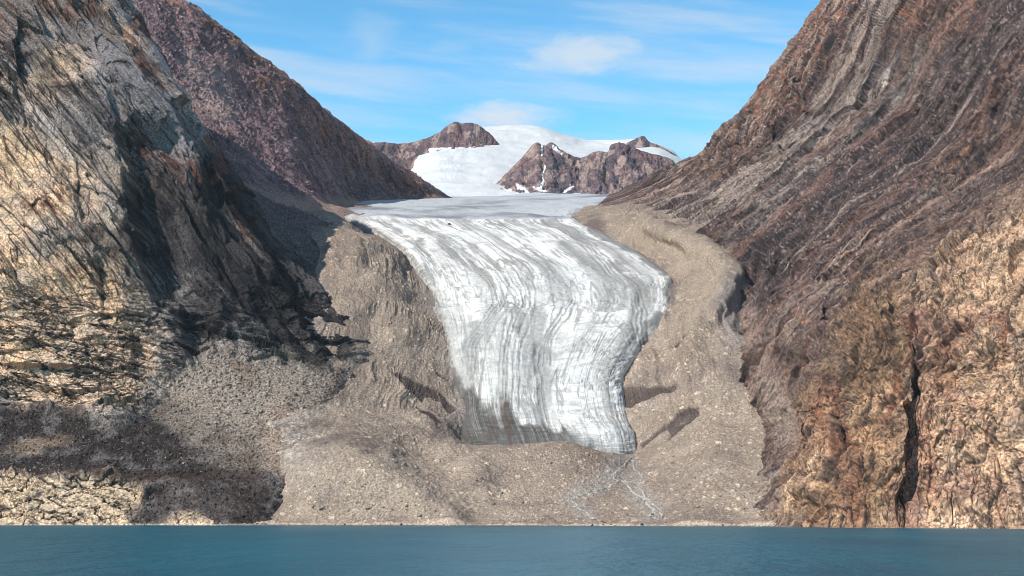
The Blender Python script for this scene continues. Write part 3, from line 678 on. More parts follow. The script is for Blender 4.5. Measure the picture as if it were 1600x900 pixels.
wet = np.zeros(len(X), F4)
for p in [[(612,585),(640,590),(690,612),(716,640),(705,648),(690,630),(665,622),(660,628),(630,608)], [(650,636),(672,650),(692,668),(680,668),(655,652)], [(680,580),(704,590),(702,596)],
          [(962,612),(985,606),(1030,608),(1060,600),(1052,612),(1020,622),(985,640),(968,635)], [(1040,665),(1070,645),(1095,641),(1092,655),(1062,676),(1044,690),(1048,678)], [(1000,695),(1040,665),(1042,670),(1005,700)],
          [(1068,525),(1090,510),(1090,520),(1070,534)], [(1054,540),(1066,534),(1066,543),(1056,545)]]:
    wet = np.maximum(wet, c.poly(p, 1.8, .3))
wet *= sstep(-.5, 0, fbm(X/12, Y/12, Z/12, 3, .6, 311) + .2)
d -= 4 * wet
crest = c.line([(1010,352),(1060,372),(1110,398),(1146,428),(1134,470),(1100,515),(1075,560)], 9, 1.2, .5)
d += 17 * crest - 14 * c.blob(1175,490,26,50,15) + 12 * c.line([(555,470),(585,450),(612,470),(628,520)], 22, 1.2) + 8 * c.line([(560,398),(590,385),(615,400)], 14, 1.2)
d += 9 * c.line([(455,702),(520,676),(575,700),(625,750),(690,795)], 24, 1.3) + 6 * c.line([(735,745),(785,716),(872,694),(950,716)], 18, 1.3) - 6 * c.line([(640,720),(700,760),(760,800)], 20, 1.3) + 7 * c.line([(560,540),(600,600),(690,690),(760,760)], 12, 1.3) * sstep(-.3, .3, fbm(X/80, Y/80, Z/80, 2, .5, 321))
d += 6 * c.line([(1130,600),(1100,660),(1120,740),(1090,800)], 26, 1.3) + 2.4 * fbm(X/40, Y/40, Z/40, 4, .6, 323, True) * (1 - .5 * walls)
d *= sstep(-25, 8, c.Z) * .9 + .1
D = c.move(d)
k = mix(np.tile(C3(.265,.212,.168), (len(X), 1)), C3(.32,.262,.205), sstep(-.2, .4, fbm(X/120, Y/120, Z/120, 4, .55, 313)))
k = mix(k, C3(.25,.20,.16), sstep(0, .5, gl - .1) * .3 * walls)
k = mix(k, C3(.26,.225,.20), sstep(.1, .5, fbm(X/45, Y/45, Z/45, 4, .6, 315)) * .5)
k = mix(k, TAN * (.5 + 1.1 * sr1[:, None]), s1 * (sr1 > .8) * .7)
k = mix(k, TAN * (.45 + 1.2 * sr2[:, None]), s2 * (sr2 > .55) * .7)
k = mix(k, TAN * (.5 + 1.1 * sr3[:, None]), s3 * .6)
k = mix(k, C3(.20,.155,.12), cracks(fbm((down + wv_) / 140, (acr + wv_) / 26, X * 0, 4, .6, 319), .05) * walls * .45)
k = mix(k, C3(.32,.262,.20), c.poly([(940,345),(1000,355),(1100,395),(1145,430),(1130,470),(1085,530),(1060,500),(1090,450),(1020,390)], 16) * .6)
k = mix(k, C3(.15,.115,.10), np.clip(c.blob(480,690,100,22,8) * .9 + c.line([(420,680),(500,678),(570,700)], 12), 0, 1) * sstep(-.3, .3, fbm(X/30,Y/30,Z/30,3,.6,317)) * .75)
k = mix(k, C3(.20,.155,.13), np.clip(c.blob(560,540,22,70)*.8 + c.blob(720,690,60,14)*.3, 0, 1) * .6)
k = mix(k, C3(.25,.235,.22), np.clip(c.line([(690,460),(712,560),(740,690)], 14, 1) + c.line([(655,400),(690,470)], 12, 1), 0, 1) * .55)
k = mix(k, C3(.27,.245,.235), np.clip(c.blob(1160,490,45,60,20), 0, 1) * .8)
k = mix(k, C3(.15,.12,.115), np.clip(c.blob(925,355,24,20) + c.blob(1042,455,16,26)*.9 + c.blob(1140,590,26,12,50)*.7 + c.blob(1138,480,10,22)*.5, 0, 1) * .8)
k = mix(k, C3(.115,.085,.078), wet * .92)
k = mix(k, C3(.28,.27,.26), np.clip(c.line([(975,722),(945,748),(915,765),(895,785),(915,805)], 12, 1.2) + c.line([(975,722),(990,760),(1020,800)], 13, 1.2), 0, 1) * .45)
scr = sstep(530, 450, c.wu + 10 * fbm(X/20, Y/20, Z/20, 3, .6, 325)) * sstep(790, 700, c.wv)
k = mix(k, GREY * (.5 + 1.3 * sr2[:, None]), scr * (.35 + .5 * s2))
k = mix(k, C3(.20,.165,.145), sstep(-.1, .4, fbm(X/60, Y/60, Z/60, 4, .65, 327)) * .45)
k = mix(k, C3(.43,.34,.27), sstep(817, 820, c.v) * .7)
k = mix(k, C3(.14,.115,.10), (D[:, 2] < .9).astype(F4) * .8)
o = grid_mesh('terrain', D, c.nv, c.nu, k, M_MORAINE, contrast=1.6, gain=1.0, tint=(1.0, .975, .975))
tag(o, 'tan gravel moraine filling the valley between glacier, rock walls and water, with steep gullied banks', 'moraine', None, 'structure')
MOR = (c, D)

# ================================================================== glacier
def low_(c): return sstep(480, 540, c.v)
LE = np.array([(730,746),(715,744),(700,741),(680,733),(650,725),(600,718),(550,702),(500,690),(468,678),(440,665),(400,640),(370,603),(345,556),(337,545),(334,548),(326,522),(322,512),(312,560),(303,560)], float)
RE = np.array([(730,1003),(715,996),(700,992),(680,988),(650,976),(600,968),(550,998),(500,1032),(468,1049),(440,1051),(410,1032),(390,978),(370,950),(345,900),(337,893),(334,905),(326,925),(318,935),(303,972)], float)
YC = np.array([(735,2846),(712,2856),(700,2862),(680,2880),(650,2935),(600,3010),(550,3095),(500,3190),(475,3260),(455,3350),(430,3440),(400,3600),(370,3800),(345,4030),(337,4120)], float)
def glacier_row(py):
    xl = np.interp(-py, -LE[:, 0], LE[:, 1]); xr = np.interp(-py, -RE[:, 0], RE[:, 1]); yc = np.interp(-py, -YC[:, 0], YC[:, 1])
    r = [(xl - 16, py + 34, yc + 105)]
    for f, dy in ((0, 62), (.06, 34), (.2, 12), (.4, 0), (.6, 0), (.8, 10), (.94, 24), (1, 42)):
        r.append((xl + (xr - xl) * f, py, yc + dy))
    return r + [(xr + 9, py + 22, yc + 75)]
rows = [glacier_row(p) for p in (732, 715, 700, 680, 650, 600, 550, 500, 475, 455, 430, 400, 370, 345, 337)]
def flat_row(pl, pr, Yd, xl, xr, base):
    out = [(xl - 14, base + 8, Yd)]
    for f in (0, .06, .2, .4, .6, .8, .94, 1): out.append((xl + (xr - xl) * f, pl + (pr - pl) * f, Yd))
    return out + [(xr + 14, base + 8, Yd)]
rows += [flat_row(341, 341, 4300, 536, 896, 342), flat_row(330, 330, 4560, 520, 910, 332), flat_row(321.5, 319, 4900, 508, 945, 322), flat_row(313, 308, 5600, 560, 960, 314), flat_row(308.5, 303, 6700, 600, 985, 310), flat_row(304, 300, 8200, 600, 1000, 306)]
c = Surf(rows, 1.1)
X, Y, Z = c.X, c.Y, c.Z
fs = (c.s - 1) / 8.0            # across the flow, 0..1 between the margins
wob = .018 * fbm(fs * 3, c.t * .35, X * 0, 2, .5, 401) + .0018 * fbm(X/40, Y/40, Z/40, 3, .6, 403)
F = fs + wob
patch = sstep(-.3, .3, fbm(X/110, Y/110, Z/80, 3, .6, 404))
bands = fbm(F * 8, c.t * .07, X * 0, 4, .55, 405); fine = fbm(F * 26, c.t * .10, X * 0, 4, .6, 407) * (.5 + .7 * patch); vfine = fbm(F * 75, c.t * .22, X * 0, 3, .6, 409) * (.3 + .7 * patch)
tongue = sstep(339, 343, c.v)
cross = fbm(F * 5, c.t * 3.2, X * 0, 3, .6, 411, True)              # crevasses across the flow
cross2 = fbm(F * 8, c.t * 9, X * 0, 3, .6, 413); cline = cracks(fbm(F * 6, c.t * 5, X * 0, 3, .6, 414), .05) * low_(c)
low = sstep(470, 520, c.v)
chan = np.zeros(len(X), F4)
def flowline(pts, w):
    global chan
    m = c.line(pts, w, 1.2, .25); chan = np.maximum(chan, m); return m
def off(pts, dx):
    """a smooth flow line beside a traced one"""
    p_ = np.array([(x + dx * (.5 + .5 * abs(math.sin(i * 1.7))), y) for i, (x, y) in enumerate(pts)], float)
    n_ = len(p_) - 1; tt = np.linspace(0, n_, n_ * 4 + 1)[:-1]; ii = tt.astype(int)
    q_ = pchip_axis(p_, ii, tt - ii)
    return [tuple(a_) for a_ in q_] + [tuple(p_[-1])]
P1 = [(560,338),(610,355),(650,385),(675,420),(682,450)]
P2 = [(700,385),(735,408),(770,435),(785,470),(765,505),(742,545),(735,600),(726,660)]
P3 = [(862,520),(846,550),(845,590),(855,640),(862,672)]
P4 = [(890,460),(872,490),(850,530),(842,570)]
P5 = [(770,400),(805,440),(818,465),(800,505),(790,560),(785,640)]
P6 = [(900,365),(960,420),(1000,462),(1004,500),(1008,540)]
P7 = [(640,350),(700,372),(760,400),(800,430)]
for P_, wd, offs in ((P1, 1.6, (0, 7)), (P2, 1.3, (-14, -6, 0, 6, 22)), (P3, 2.2, (0, -9)), (P4, 1.4, (0, 8, 20)), (P5, 1.4, (-9, 0, 6, 18, 30)), (P6, 1.5, (-16, -8, 0, 9)), (P7, 1.4, (0, 14))):
    for q_ in offs: flowline(off(P_, q_), wd)
chan *= .25 + .75 * sstep(-.5, .05, fbm(X/40, Y/40, Z/40, 3, .6, 431))
wide = np.clip(c.line([(745,520),(733,560),(728,640)], 9) + c.line([(845,540),(850,640)], 8) + c.line([(780,480),(768,510),(752,550)], 7) + c.line([(960,420),(1000,462)], 10) + c.line([(655,385),(680,440)], 6), 0, 1)
d = 7 * fbm(X/150, Y/150, Z/150, 2, .5, 415) * tongue + tongue * (2.2 * bands + 1.0 * fine + .5 * vfine)
fall_ = np.clip(c.line([(655,440),(720,448),(790,442),(900,452),(1040,455)], 16, 1.2, .6) + .7 * c.blob(930,570,55,70) + .5 * c.blob(700,600,50,60), 0, 1)
crev = cracks(fbm(F * 7, c.t * 9 + .3 * fbm(F * 12, c.t * 2, X * 0, 2, .5, 440), X * 0, 3, .6, 441), .07) * sstep(-.3, .2, fbm(X/50, Y/50, Z/50, 2, .5, 442))
d -= 3.5 * crev * fall_
d += tongue * (2.2 * low * cross + 1.5 * cross * sstep(.0, .4, bands) + .9 * cross2) - 1.3 * chan - 2.0 * wide + 1.0 * fbm(X/14, Y/14, Z/14, 3, .6, 417) * tongue
d += (1 - tongue) * (14 * fbm(F * 5, c.t * 1.2, X * 0, 4, .55, 419))
d -= 16 * c.blob(984,714,11,6,0,.3,.2)
d -= 9 * c.line([(640,458),(700,466),(790,462),(900,468),(990,470),(1045,468)], 8, 1.2, .8)
d += 12 * c.blob(930,540,60,60) + 8 * c.blob(770,560,60,100)
D = c.move(d)
k = np.tile(C3(.70,.70,.69), (len(X), 1))
k = mix(k, C3(.77,.775,.77), sstep(0, .3, fbm(X/50, Y/50, Z/40, 4, .65, 425)) * .7)
k = mix(k, C3(.46,.46,.455), sstep(.05, .4, fbm(X/70, Y/70, Z/60, 4, .65, 427)) * .6)
k = mix(k, C3(.37,.365,.36), sstep(.04, .26, bands + .15 * fine) * sstep(-.5, .1, fine + .2) * tongue * .8)
k = mix(k, C3(.33,.325,.32), cline * .4)
k = mix(k, C3(.36,.42,.46), crev * fall_ * .6)
k = mix(k, C3(.33,.325,.32), np.maximum(cracks(fbm(F * 12, c.t * .35, X * 0, 4, .6, 429), .04), .8 * cracks(fbm(F * 26, c.t * .5, X * 0, 3, .6, 430), .05) * patch) * tongue * .7)
dirt = np.clip(sstep(.02, .42, bands + .6 * fine) * .75 + sstep(.1, .45, fine + .3 * vfine) * .5, 0, 1)
k = mix(k, C3(.37,.365,.36), dirt * tongue * .95)
k = mix(k, C3(.32,.315,.31), sstep(.22, .5, vfine + .5 * fine) * tongue * .6)
k = mix(k, C3(.58,.65,.70), sstep(.05, .4, fbm(X/60, Y/60, Z/60, 3, .5, 421)) * tongue * .4)
k = mix(k, C3(.30,.295,.29), np.clip(chan, 0, 1) * sstep(-.5, .3, vfine + fine + .15) * .75)
wide = np.maximum(wide, c.line([(690,378),(740,412),(776,448),(785,470),(766,506),(742,548),(731,600),(724,660)], 5.5, 1.2, .3))
wide = np.maximum(wide, .9 * c.line([(880,380),(940,425),(985,470),(990,520)], 5, 1.2, .3))
k = mix(k, C3(.29,.285,.28), wide * sstep(-.6, .2, fine + .5 * vfine) * .85)
k = mix(k, C3(.42,.42,.42), np.clip(c.line([(720,520),(700,470),(715,600)], 12) * .5 + sstep(.2, .5, cross2 + .3 * cross) * low * .5 + sstep(.3, .55, cross) * low * .3, 0, 1))
k = mix(k, C3(.37,.37,.375), np.clip(c.blob(855,430,60,34,25)*.7 + c.blob(690,380,20,40,-30)*.3 + c.blob(960,450,24,40,-25)*.7 + c.blob(910,560,40,55)*.35 + c.blob(845,555,14,30)*.8 + c.blob(850,610,14,45)*.6, 0, 1) * sstep(-.5, .2, fine + .1))
flowl = np.maximum(cracks(fbm(F * 16, c.t * .22, X * 0, 3, .6, 433), .05), .8 * cracks(fbm(F * 34, c.t * .3, X * 0, 3, .6, 434), .06))
k = mix(k, C3(.30,.295,.29), flowl * tongue * .75 * sstep(-.6, .1, bands + .5 * patch - .2))
k = mix(k, C3(.42,.415,.41), sstep(0, .3, fbm(F * 14, c.t * .25, X * 0, 3, .6, 435)) * tongue * .5)
rim = np.maximum(sstep(.90, .985, fs + .05 * fbm(X/30, Y/30, Z/30, 3, .6, 451)), sstep(.075, .012, fs + .04 * fbm(X/30, Y/30, Z/30, 3, .6, 452))) * tongue
k = mix(k, C3(.22,.205,.19), rim * (.45 + .45 * sstep(-.2, .3, fbm(X/9, Y/9, Z/9, 3, .6, 453))))
snm = np.clip(c.blob(750,668,90,70,0,.95), 0, 1)
k = mix(k, C3(.10,.095,.09) * (1 + 1.5 * sstep(-.1, .35, vfine + .4 * fine + .3 * cross2)[:, None]), sstep(.25, .95, .35 * (bands + .2) +  .55 * fine + .35 * vfine + np.clip(c.blob(748,672,80,62,0,.95)*1.0 + c.line([(735,700),(830,702),(868,690),(930,708),(985,722)], 9, 1.2)*.5 + .42 * sstep(590, 700, c.v) * sstep(.0, .35, bands + .5 * fine) + c.blob(850,676,60,16)*.7 + c.blob(830,692,70,20) * .8 + c.blob(730,640,16,40), 0, 1)) * .92)
k = mix(k, C3(.13,.085,.07), np.clip(c.line([(772,622),(765,690)], 6) + c.line([(790,632),(790,690)], 4), 0, 1) * sstep(-.3, .2, fine) * .9)
k = mix(k, C3(.26,.255,.25), np.clip(c.line([(880,684),(930,700),(975,714),(1000,716)], 10), 0, 1) * sstep(-.4, .3, fine) * .7)
k = mix(k, C3(.16,.15,.15), np.clip(c.line([(700,560),(718,620),(735,690)], 7) + c.line([(1050,440),(1050,465)], 8) + c.line([(1030,490),(1000,560)], 6)*.8 + c.line([(905,345),(935,365),(1000,400),(1040,425)], 4, 1, .4)*.9, 0, 1) * .8)
pl = fbm(F * 4, c.t * 1.0, X * 0, 4, .6, 423)
k = mix(k, mix(np.tile(C3(.47,.49,.52), (len(X), 1)), C3(.27,.28,.315), sstep(-.15, .35, pl)), 1 - tongue)
o = grid_mesh('glacier', D, c.nv, c.nu, k, M_ICE, contrast=1.35, tint=(1.01, 1, .98))
tag(o, 'white glacier tongue streaked with grey debris bands, flowing between two moraines', 'glacier')
GLA = (c, D)

# ================================================================== far peaks
c = Surf([[(620,318,6700),(690,314,6700),(760,312,6700),(850,312,6700),(950,312,6700),(1020,312,6700),(1090,315,6700)],
 [(630,300,7100),(690,306,7000),(760,304,7000),(850,300,7300),(950,300,7300),(1020,302,7300),(1095,305,7300)],
 [(640,275,8300),(690,272,7900),(750,280,7700),(850,270,8200),(950,270,8200),(1030,280,8200),(1095,290,8200)],
 [(655,240,9000),(690,235,8900),(745,238,8700),(850,232,9000),(940,240,9000),(1030,250,8900),(1095,280,8900)],
 [(668,226,9300),(700,216,9500),(745,203,9600),(830,199,9700),(920,222.5,9700),(1010,222,9700),(1100,268,9600)],
 [(690,221,9700),(715,212,9800),(765,197,9900),(825,198,9900),(925,222,9900),(1000,220,9900),(1105,272,9800)],
 [(660,260,11500),(700,260,11500),(760,250,11500),(830,240,11500),(920,250,11500),(1000,250,11500),(1105,300,11500)]], 1.5)
X, Y, Z = c.X, c.Y, c.Z
sn = fbm(X/500, Y/500, Z/160, 4, .5, 501)
d = 34 * sn + 9 * fbm(X/140, Y/300, Z/70, 4, .55, 511) + 4 * c.blob(700,250,40,30) * fbm(X/60, Y/200, Z/120, 4, .6, 503, True)
D = c.move(d)
k = np.tile(C3(.64,.65,.66), (len(X), 1))
k = mix(k, C3(.50,.54,.59), sstep(-.05, .35, fbm(X/300, Y/700, Z/90, 4, .6, 509)) * .55)  # soft blue-grey shading painted into the snow colour
k = mix(k, C3(.50,.56,.62), np.clip(c.blob(715,240,20,24) * sstep(0, .4, fbm(X/40, Y/300, Z/300, 3, .6, 505)) + sstep(.15, .45, fbm(X/200, Y/500, Z/40, 4, .6, 507)) * sstep(235, 260, c.v) * .6, 0, 1))  # crevasse shade drawn by colour alone
o = grid_mesh('snow_dome', D, c.nv, c.nu, k, M_SNOW, tint=(1.01, 1, .99))
tag(o, 'smooth white snow dome at the head of the valley, wider and brighter than the grey glacier below it', 'snow dome', None, 'structure')
SNOW = (c, D)

def peak(name, outline, base, Yd, depth, label, rust, seed, cat='peak', amp=1.0, snow=()):
    """a rock mass: traced crest, a face falling towards the viewer and a back side"""
    n = len(outline); ol = np.array(outline, float); rows = []
    for f, dep in ((1.12, -depth * 1.05), (.85, -depth * .8), (.5, -depth * .42), (.2, -depth * .14), (0, 0), (.5, depth * .8), (1.2, depth * 1.6)):
        rows.append([(x, y + (base - y) * f, Yd + dep * (.4 + .6 * min(1, (base - y) / 45.0))) for x, y in ol])
    c = Surf(rows, 1.0)
    X, Y, Z = c.X, c.Y, c.Z
    q1, g1, t1 = plates(X + .3 * Z, Z * .8 + Y * .2, 95, 150, seed, .5); q2, g2, t2 = plates(X - .3 * Z, Z * .8 + Y * .2, 34, 60, seed + 7, .5)
    rv = fbm(X / 70, Y / 200, Z / 260, 5, .58, seed + 1, True)
    d = amp * (26 * rv + 11 * q1 + 8 * q2 + 14 * fbm(X/60, Y/60, Z/60, 4, .6, seed + 2))
    edge = np.abs(c.t - 4.0)
    d *= .25 + .75 * sstep(0, .8, edge)
    D = c.move(d)
    b = fbm(X/160, Y/160, Z/160, 4, .6, seed + 3); v = fbm(X/40, Y/120, Z/200, 4, .6, seed + 4)
    k = mix(np.tile(C3(.135,.098,.105), (len(X), 1)), C3(.26,.185,.15), sstep(-.1, .4, b))
    k = mix(k, C3(.16,.08,.08), sstep(-.1, .4, v + rust) * .6)
    k = mix(k, C3(.065,.055,.07), sstep(.0, .4, -v + .4 * b) * .8)
    k = mix(k, C3(.30,.23,.19), (t2 > .72) * .6)
    k = mix(k, C3(.07,.06,.075), (t2 < .2) * .6)
    for pts, wd in snow: k = mix(k, C3(.68,.70,.73), c.line(pts, wd, 1.0, .25))
    o = grid_mesh(name, D, c.nv, c.nu, k, M_FAR, contrast=1.25, gain=1.0, tint=(.97, .95, 1.0))
    tag(o, label, cat, None, 'structure')
    return c, D, k, o
peak('peak', [(570,228),(592,223),(622,226.5),(660,220),(686,209),(700,198),(713,192.5),(738,194),(752,200),(770,215),(790,240)], 318, 9150, 900,
     'dusky red brown rocky summit left of the snow dome, its top in thin cloud', .2, 601, amp=.8)
peak('rock_ridge', [(764,302),(772,293),(792,272),(815,248),(838,226),(844,229),(850,230),(861,223.5),(880,236),(905,248),(918,245),(930,238),(950,239.5),(957,228),(972,226),(1002,236),(1030,245),(1045,250),(1066,266),(1082,288)], 308, 7600, 520,
     'jagged brown rock ridge standing out of the ice in front of the snow dome, with thin snow gullies', -.05, 620, amp=.8, snow=(([(846,231),(848,246)], 1.6), ([(851,262),(848,285),(845,303)], 1.3), ([(866,229),(876,241)], 1.6), ([(893,292),(880,304)], 1.6), ([(776,293),(800,303)], 1.8), ([(812,297),(826,304)], 1.6), ([(838,300),(850,305)], 2)))
peak('rock_peak', [(978,224),(990,219),(1000,214),(1006,213),(1014,222),(1026,226),(1040,233),(1056,243),(1066,252)], 256, 9480, 240,
     'small dark pointed peak poking through the snow at the right end of the dome', -.2, 640, amp=.3)

# ================================================================== water
me = bpy.data.meshes.new('water')
me.from_pydata([(-60000, -60000, 0), (60000, -60000, 0), (60000, 60000, 0), (-60000, 60000, 0)], [], [(0, 1, 2, 3)])
m, nt = new_mat('sea_water')
N, L = nt.nodes.new, nt.links.new
out = N('ShaderNodeOutputMaterial'); p = N('ShaderNodeBsdfPrincipled'); L(p.outputs[0], out.inputs[0])
p.inputs['Base Color'].default_value = (.012, .13, .18, 1); p.inputs['Roughness'].default_value = .32; p.inputs['IOR'].default_value = 1.2
p.inputs['Specular IOR Level'].default_value = .2
g = N('ShaderNodeNewGeometry'); mp = N('ShaderNodeMapping'); mp.inputs['Scale'].default_value = (.05, .016, 1); L(g.outputs['Position'], mp.inputs[0])
n1 = N('ShaderNodeTexNoise'); n1.inputs['Scale'].default_value = 1.0; n1.inputs['Detail'].default_value = 5; n1.inputs['Roughness'].default_value = .65; L(mp.outputs[0], n1.inputs['Vector'])
b = N('ShaderNodeBump'); b.inputs['Strength'].default_value = 1.0; b.inputs['Distance'].default_value = 4.0; L(n1.outputs['Fac'], b.inputs['Height']); L(b.outputs[0], p.inputs['Normal'])
mp2 = N('ShaderNodeMapping'); mp2.inputs['Scale'].default_value = (.004, .0012, 1); L(g.outputs['Position'], mp2.inputs[0])
n2 = N('ShaderNodeTexNoise'); n2.inputs['Scale'].default_value = 3.0; n2.inputs['Detail'].default_value = 5; n2.inputs['Roughness'].default_value = .6; L(mp2.outputs[0], n2.inputs['Vector'])
cr = N('ShaderNodeValToRGB'); cr.color_ramp.elements[0].position = .35; cr.color_ramp.elements[0].color = (.008, .088, .130, 1); cr.color_ramp.elements[1].position = .66; cr.color_ramp.elements[1].color = (.013, .125, .175, 1)
L(n2.outputs['Fac'], cr.inputs[0]); L(cr.outputs[0], p.inputs['Base Color'])
me.materials.append(m)
o = bpy.data.objects.new('water', me); col.objects.link(o)
tag(o, 'teal blue fjord water with small ripples in front of the shore', 'water', None, 'structure')

# ================================================================== meltwater streams, boulders
def surf_at(SD, px, py):
    s_, D_ = SD
    u, v = proj(D_)
    m = np.argmin((u - px) ** 2 + (v - py) ** 2 + np.where(D_[:, 2] < -2, 1e6, 0))
    return D_[m], s_.N[m]

def picker(SD):
    s_, D_ = SD
    u, v = proj(D_)
    def f(px, py):
        return D_[np.argmin((u - px) ** 2 + (v - py) ** 2)]
    return f
on_mor, on_cliff, on_ice, on_right = picker(MOR), picker(CLIFF), picker(GLA), picker(RIGHT)

M_STREAM, nt = new_mat('melt_stream')
N, L = nt.nodes.new, nt.links.new
out = N('ShaderNodeOutputMaterial'); p = N('ShaderNodeBsdfPrincipled'); L(p.outputs[0], out.inputs[0]); p.inputs['Roughness'].default_value = .95; p.inputs['Specular IOR Level'].default_value = .1
g_ = N('ShaderNodeNewGeometry'); nz = N('ShaderNodeTexNoise'); nz.inputs['Scale'].default_value = .35; nz.inputs['Detail'].default_value = 4; nz.inputs['Roughness'].default_value = .7
L(g_.outputs['Position'], nz.inputs['Vector'])
cr = N('ShaderNodeValToRGB'); cr.color_ramp.elements[0].position = .36; cr.color_ramp.elements[0].color = (.16, .15, .14, 1); cr.color_ramp.elements[1].position = .62; cr.color_ramp.elements[1].color = (.56, .53, .48, 1)
L(nz.outputs['Fac'], cr.inputs[0]); L(cr.outputs[0], p.inputs['Base Color'])

def stream(path, w0, w1, label):
    """a braided ribbon of white water draped over the gravel"""
    path = np.array(path, float); n = len(path)
    t = np.linspace(0, n - 1, n * 9); pts = np.stack([np.interp(t, range(n), path[:, 0]), np.interp(t, range(n), path[:, 1])], 1)
    z = np.zeros(len(t))
    pts[:, 0] += 9 * fbm(t * 1.3, z, z, 3, .6, 701 + w0); pts[:, 1] += 2 * fbm(t * 1.1, z + 4, z, 3, .6, 702)
    wn = fbm(t * .9, z + 9, z, 3, .6, 703 + w0)
    vs_, fs_ = [], []
    for i, (px, py) in enumerate(pts):
        w = (w0 + (w1 - w0) * i / len(pts)) * (.75 + 1.1 * wn[i])
        w = max(w * 1.15, .6)
        for k_ in (-1, -.33, .33, 1):
            q = on_mor(px + k_ * w, py + .25 * k_ * w)
            vs_.append((q[0], q[1] - .3, q[2] + (1.3 if abs(k_) < 1 else .0)))
        if i:
            a = (i - 1) * 4
            fs_ += [(a + j, a + j + 1, a + j + 5, a + j + 4) for j in range(3)]
    me = bpy.data.meshes.new('stream'); me.from_pydata(vs_, [], fs_); me.materials.append(M_STREAM)
    o = bpy.data.objects.new('stream', me); col.objects.link(o)
    tag(o, label, 'stream', None, 'structure')
stream([(987,716),(976,727),(962,738),(957,748),(966,756),(950,761),(925,768),(900,776),(890,782)], 3.0, 2.2, 'white meltwater stream running from the dark mouth of the glacier snout')
stream([(892,780),(900,790),(912,797),(920,806),(930,812),(945,816)], 3.5, 4.5, 'pale braided stream end fanning out at the left, just above the beach')
stream([(970,752),(985,764),(1000,776),(1012,786),(1022,797),(1018,806),(1030,814)], 2.2, 4.5, 'pale braided stream branch running down the gravel to the right')
stream([(985,718),(993,734),(1003,746),(996,760),(1010,780),(1026,792),(1036,808)], 1.2, 2.4, 'thinnest stream thread, winding down the gravel right of the others')

def boulder_mesh(seed, mat):
    r_ = np.random.default_rng(seed)
    import bmesh
    bm = bmesh.new(); bmesh.ops.create_icosphere(bm, subdivisions=3, radius=1)
    pl_ = r_.normal(size=(11, 3)); pl_ /= np.linalg.norm(pl_, axis=1, keepdims=True); hh = r_.uniform(.5, .85, 11)
    sc3 = Vector((1, r_.uniform(.65, .95), r_.uniform(.5, .8)))
    for v in bm.verts:
        q = np.array(v.co)
        for a_, b_ in zip(pl_, hh):          # cut flat fracture faces
            e_ = q @ a_ - b_
            if e_ > 0: q = q - a_ * e_
        v.co = Vector(q) * sc3
        v.co.x, v.co.y, v.co.z = v.co.x * sc3.x, v.co.y * sc3.y, v.co.z * sc3.z
    me = bpy.data.meshes.new('boulder'); bm.to_mesh(me); bm.free(); me.materials.append(mat)
    return me

def plain_rock(name, c1, c2):
    m, nt = new_mat(name); N, L = nt.nodes.new, nt.links.new
    out = N('ShaderNodeOutputMaterial'); p = N('ShaderNodeBsdfPrincipled'); L(p.outputs[0], out.inputs[0]); p.inputs['Roughness'].default_value = .95
    g_ = N('ShaderNodeNewGeometry'); nz = N('ShaderNodeTexNoise'); nz.inputs['Scale'].default_value = .5; nz.inputs['Detail'].default_value = 5; nz.inputs['Roughness'].default_value = .7
    L(g_.outputs['Position'], nz.inputs['Vector'])
    cr = N('ShaderNodeValToRGB'); cr.color_ramp.elements[0].position = .35; cr.color_ramp.elements[0].color = (*c1, 1); cr.color_ramp.elements[1].position = .65; cr.color_ramp.elements[1].color = (*c2, 1)
    L(nz.outputs['Fac'], cr.inputs[0]); L(cr.outputs[0], p.inputs['Base Color'])
    b = N('ShaderNodeBump'); b.inputs['Distance'].default_value = .4; L(nz.outputs['Fac'], b.inputs['Height']); L(b.outputs[0], p.inputs['Normal'])
    return m
ROCKS = {'tan': plain_rock('tan_boulder', (.20,.16,.125), (.37,.30,.235)), 'grey': plain_rock('grey_boulder', (.17,.16,.155), (.40,.375,.345)),
         'dark': plain_rock('dark_boulder', (.05,.045,.045), (.12,.10,.095))}
BM = {k_: [boulder_mesh(900 + 10 * i + j, m_) for j in range(4)] for i, (k_, m_) in enumerate(ROCKS.items())}
rb_rng = np.random.default_rng(77)
def scatter(n, poly_, on, kind, smin, smax, label, group):
    xs = [p_[0] for p_ in poly_]; ys = [p_[1] for p_ in poly_]; done = 0
    while done < n:
        px, py = rb_rng.uniform(min(xs), max(xs)), rb_rng.uniform(min(ys), max(ys))
        if polymask(np.array([px], F4), np.array([py], F4), poly_, .01)[0] < .5: continue
        q = on(px, py); s_ = smin + (smax - smin) * rb_rng.random() ** 2.5
        o = bpy.data.objects.new('boulder', BM[kind][rb_rng.integers(4)])
        o.location = (q[0], q[1] - s_ * .2, q[2] + s_ * .18); o.rotation_euler = rb_rng.uniform(0, 6.28, 3) * (.12, .12, 1); o.scale = (s_, s_, s_)
        col.objects.link(o); tag(o, label, 'boulder', group); done += 1
scatter(70, [(430,812),(480,740),(560,700),(700,710),(780,720),(870,700),(960,740),(880,812)], on_mor, 'tan', 2.0, 5.0, 'tan boulder lying on the gravel moraine between the dark mound and the stream', 'tan boulders on the front moraine')
scatter(55, [(1040,812),(1010,730),(1080,690),(1190,690),(1215,740),(1200,812)], on_mor, 'tan', 2.0, 4.6, 'tan boulder lying on the gravel between the stream and the right rock wall', 'tan boulders right of the stream')
scatter(60, [(330,690),(350,600),(480,590),(520,610),(430,690),(400,720)], on_cliff, 'grey', 2.2, 5.5, 'grey boulder on the scree fan under the left cliff', 'grey boulders on the scree fan')
scatter(45, [(5,735),(5,690),(150,680),(230,690),(300,700),(390,735),(300,740)], on_cliff, 'grey', 2.0, 4.5, 'pale boulder on the dark terrace under the left cliff', 'pale boulders on the dark terrace')
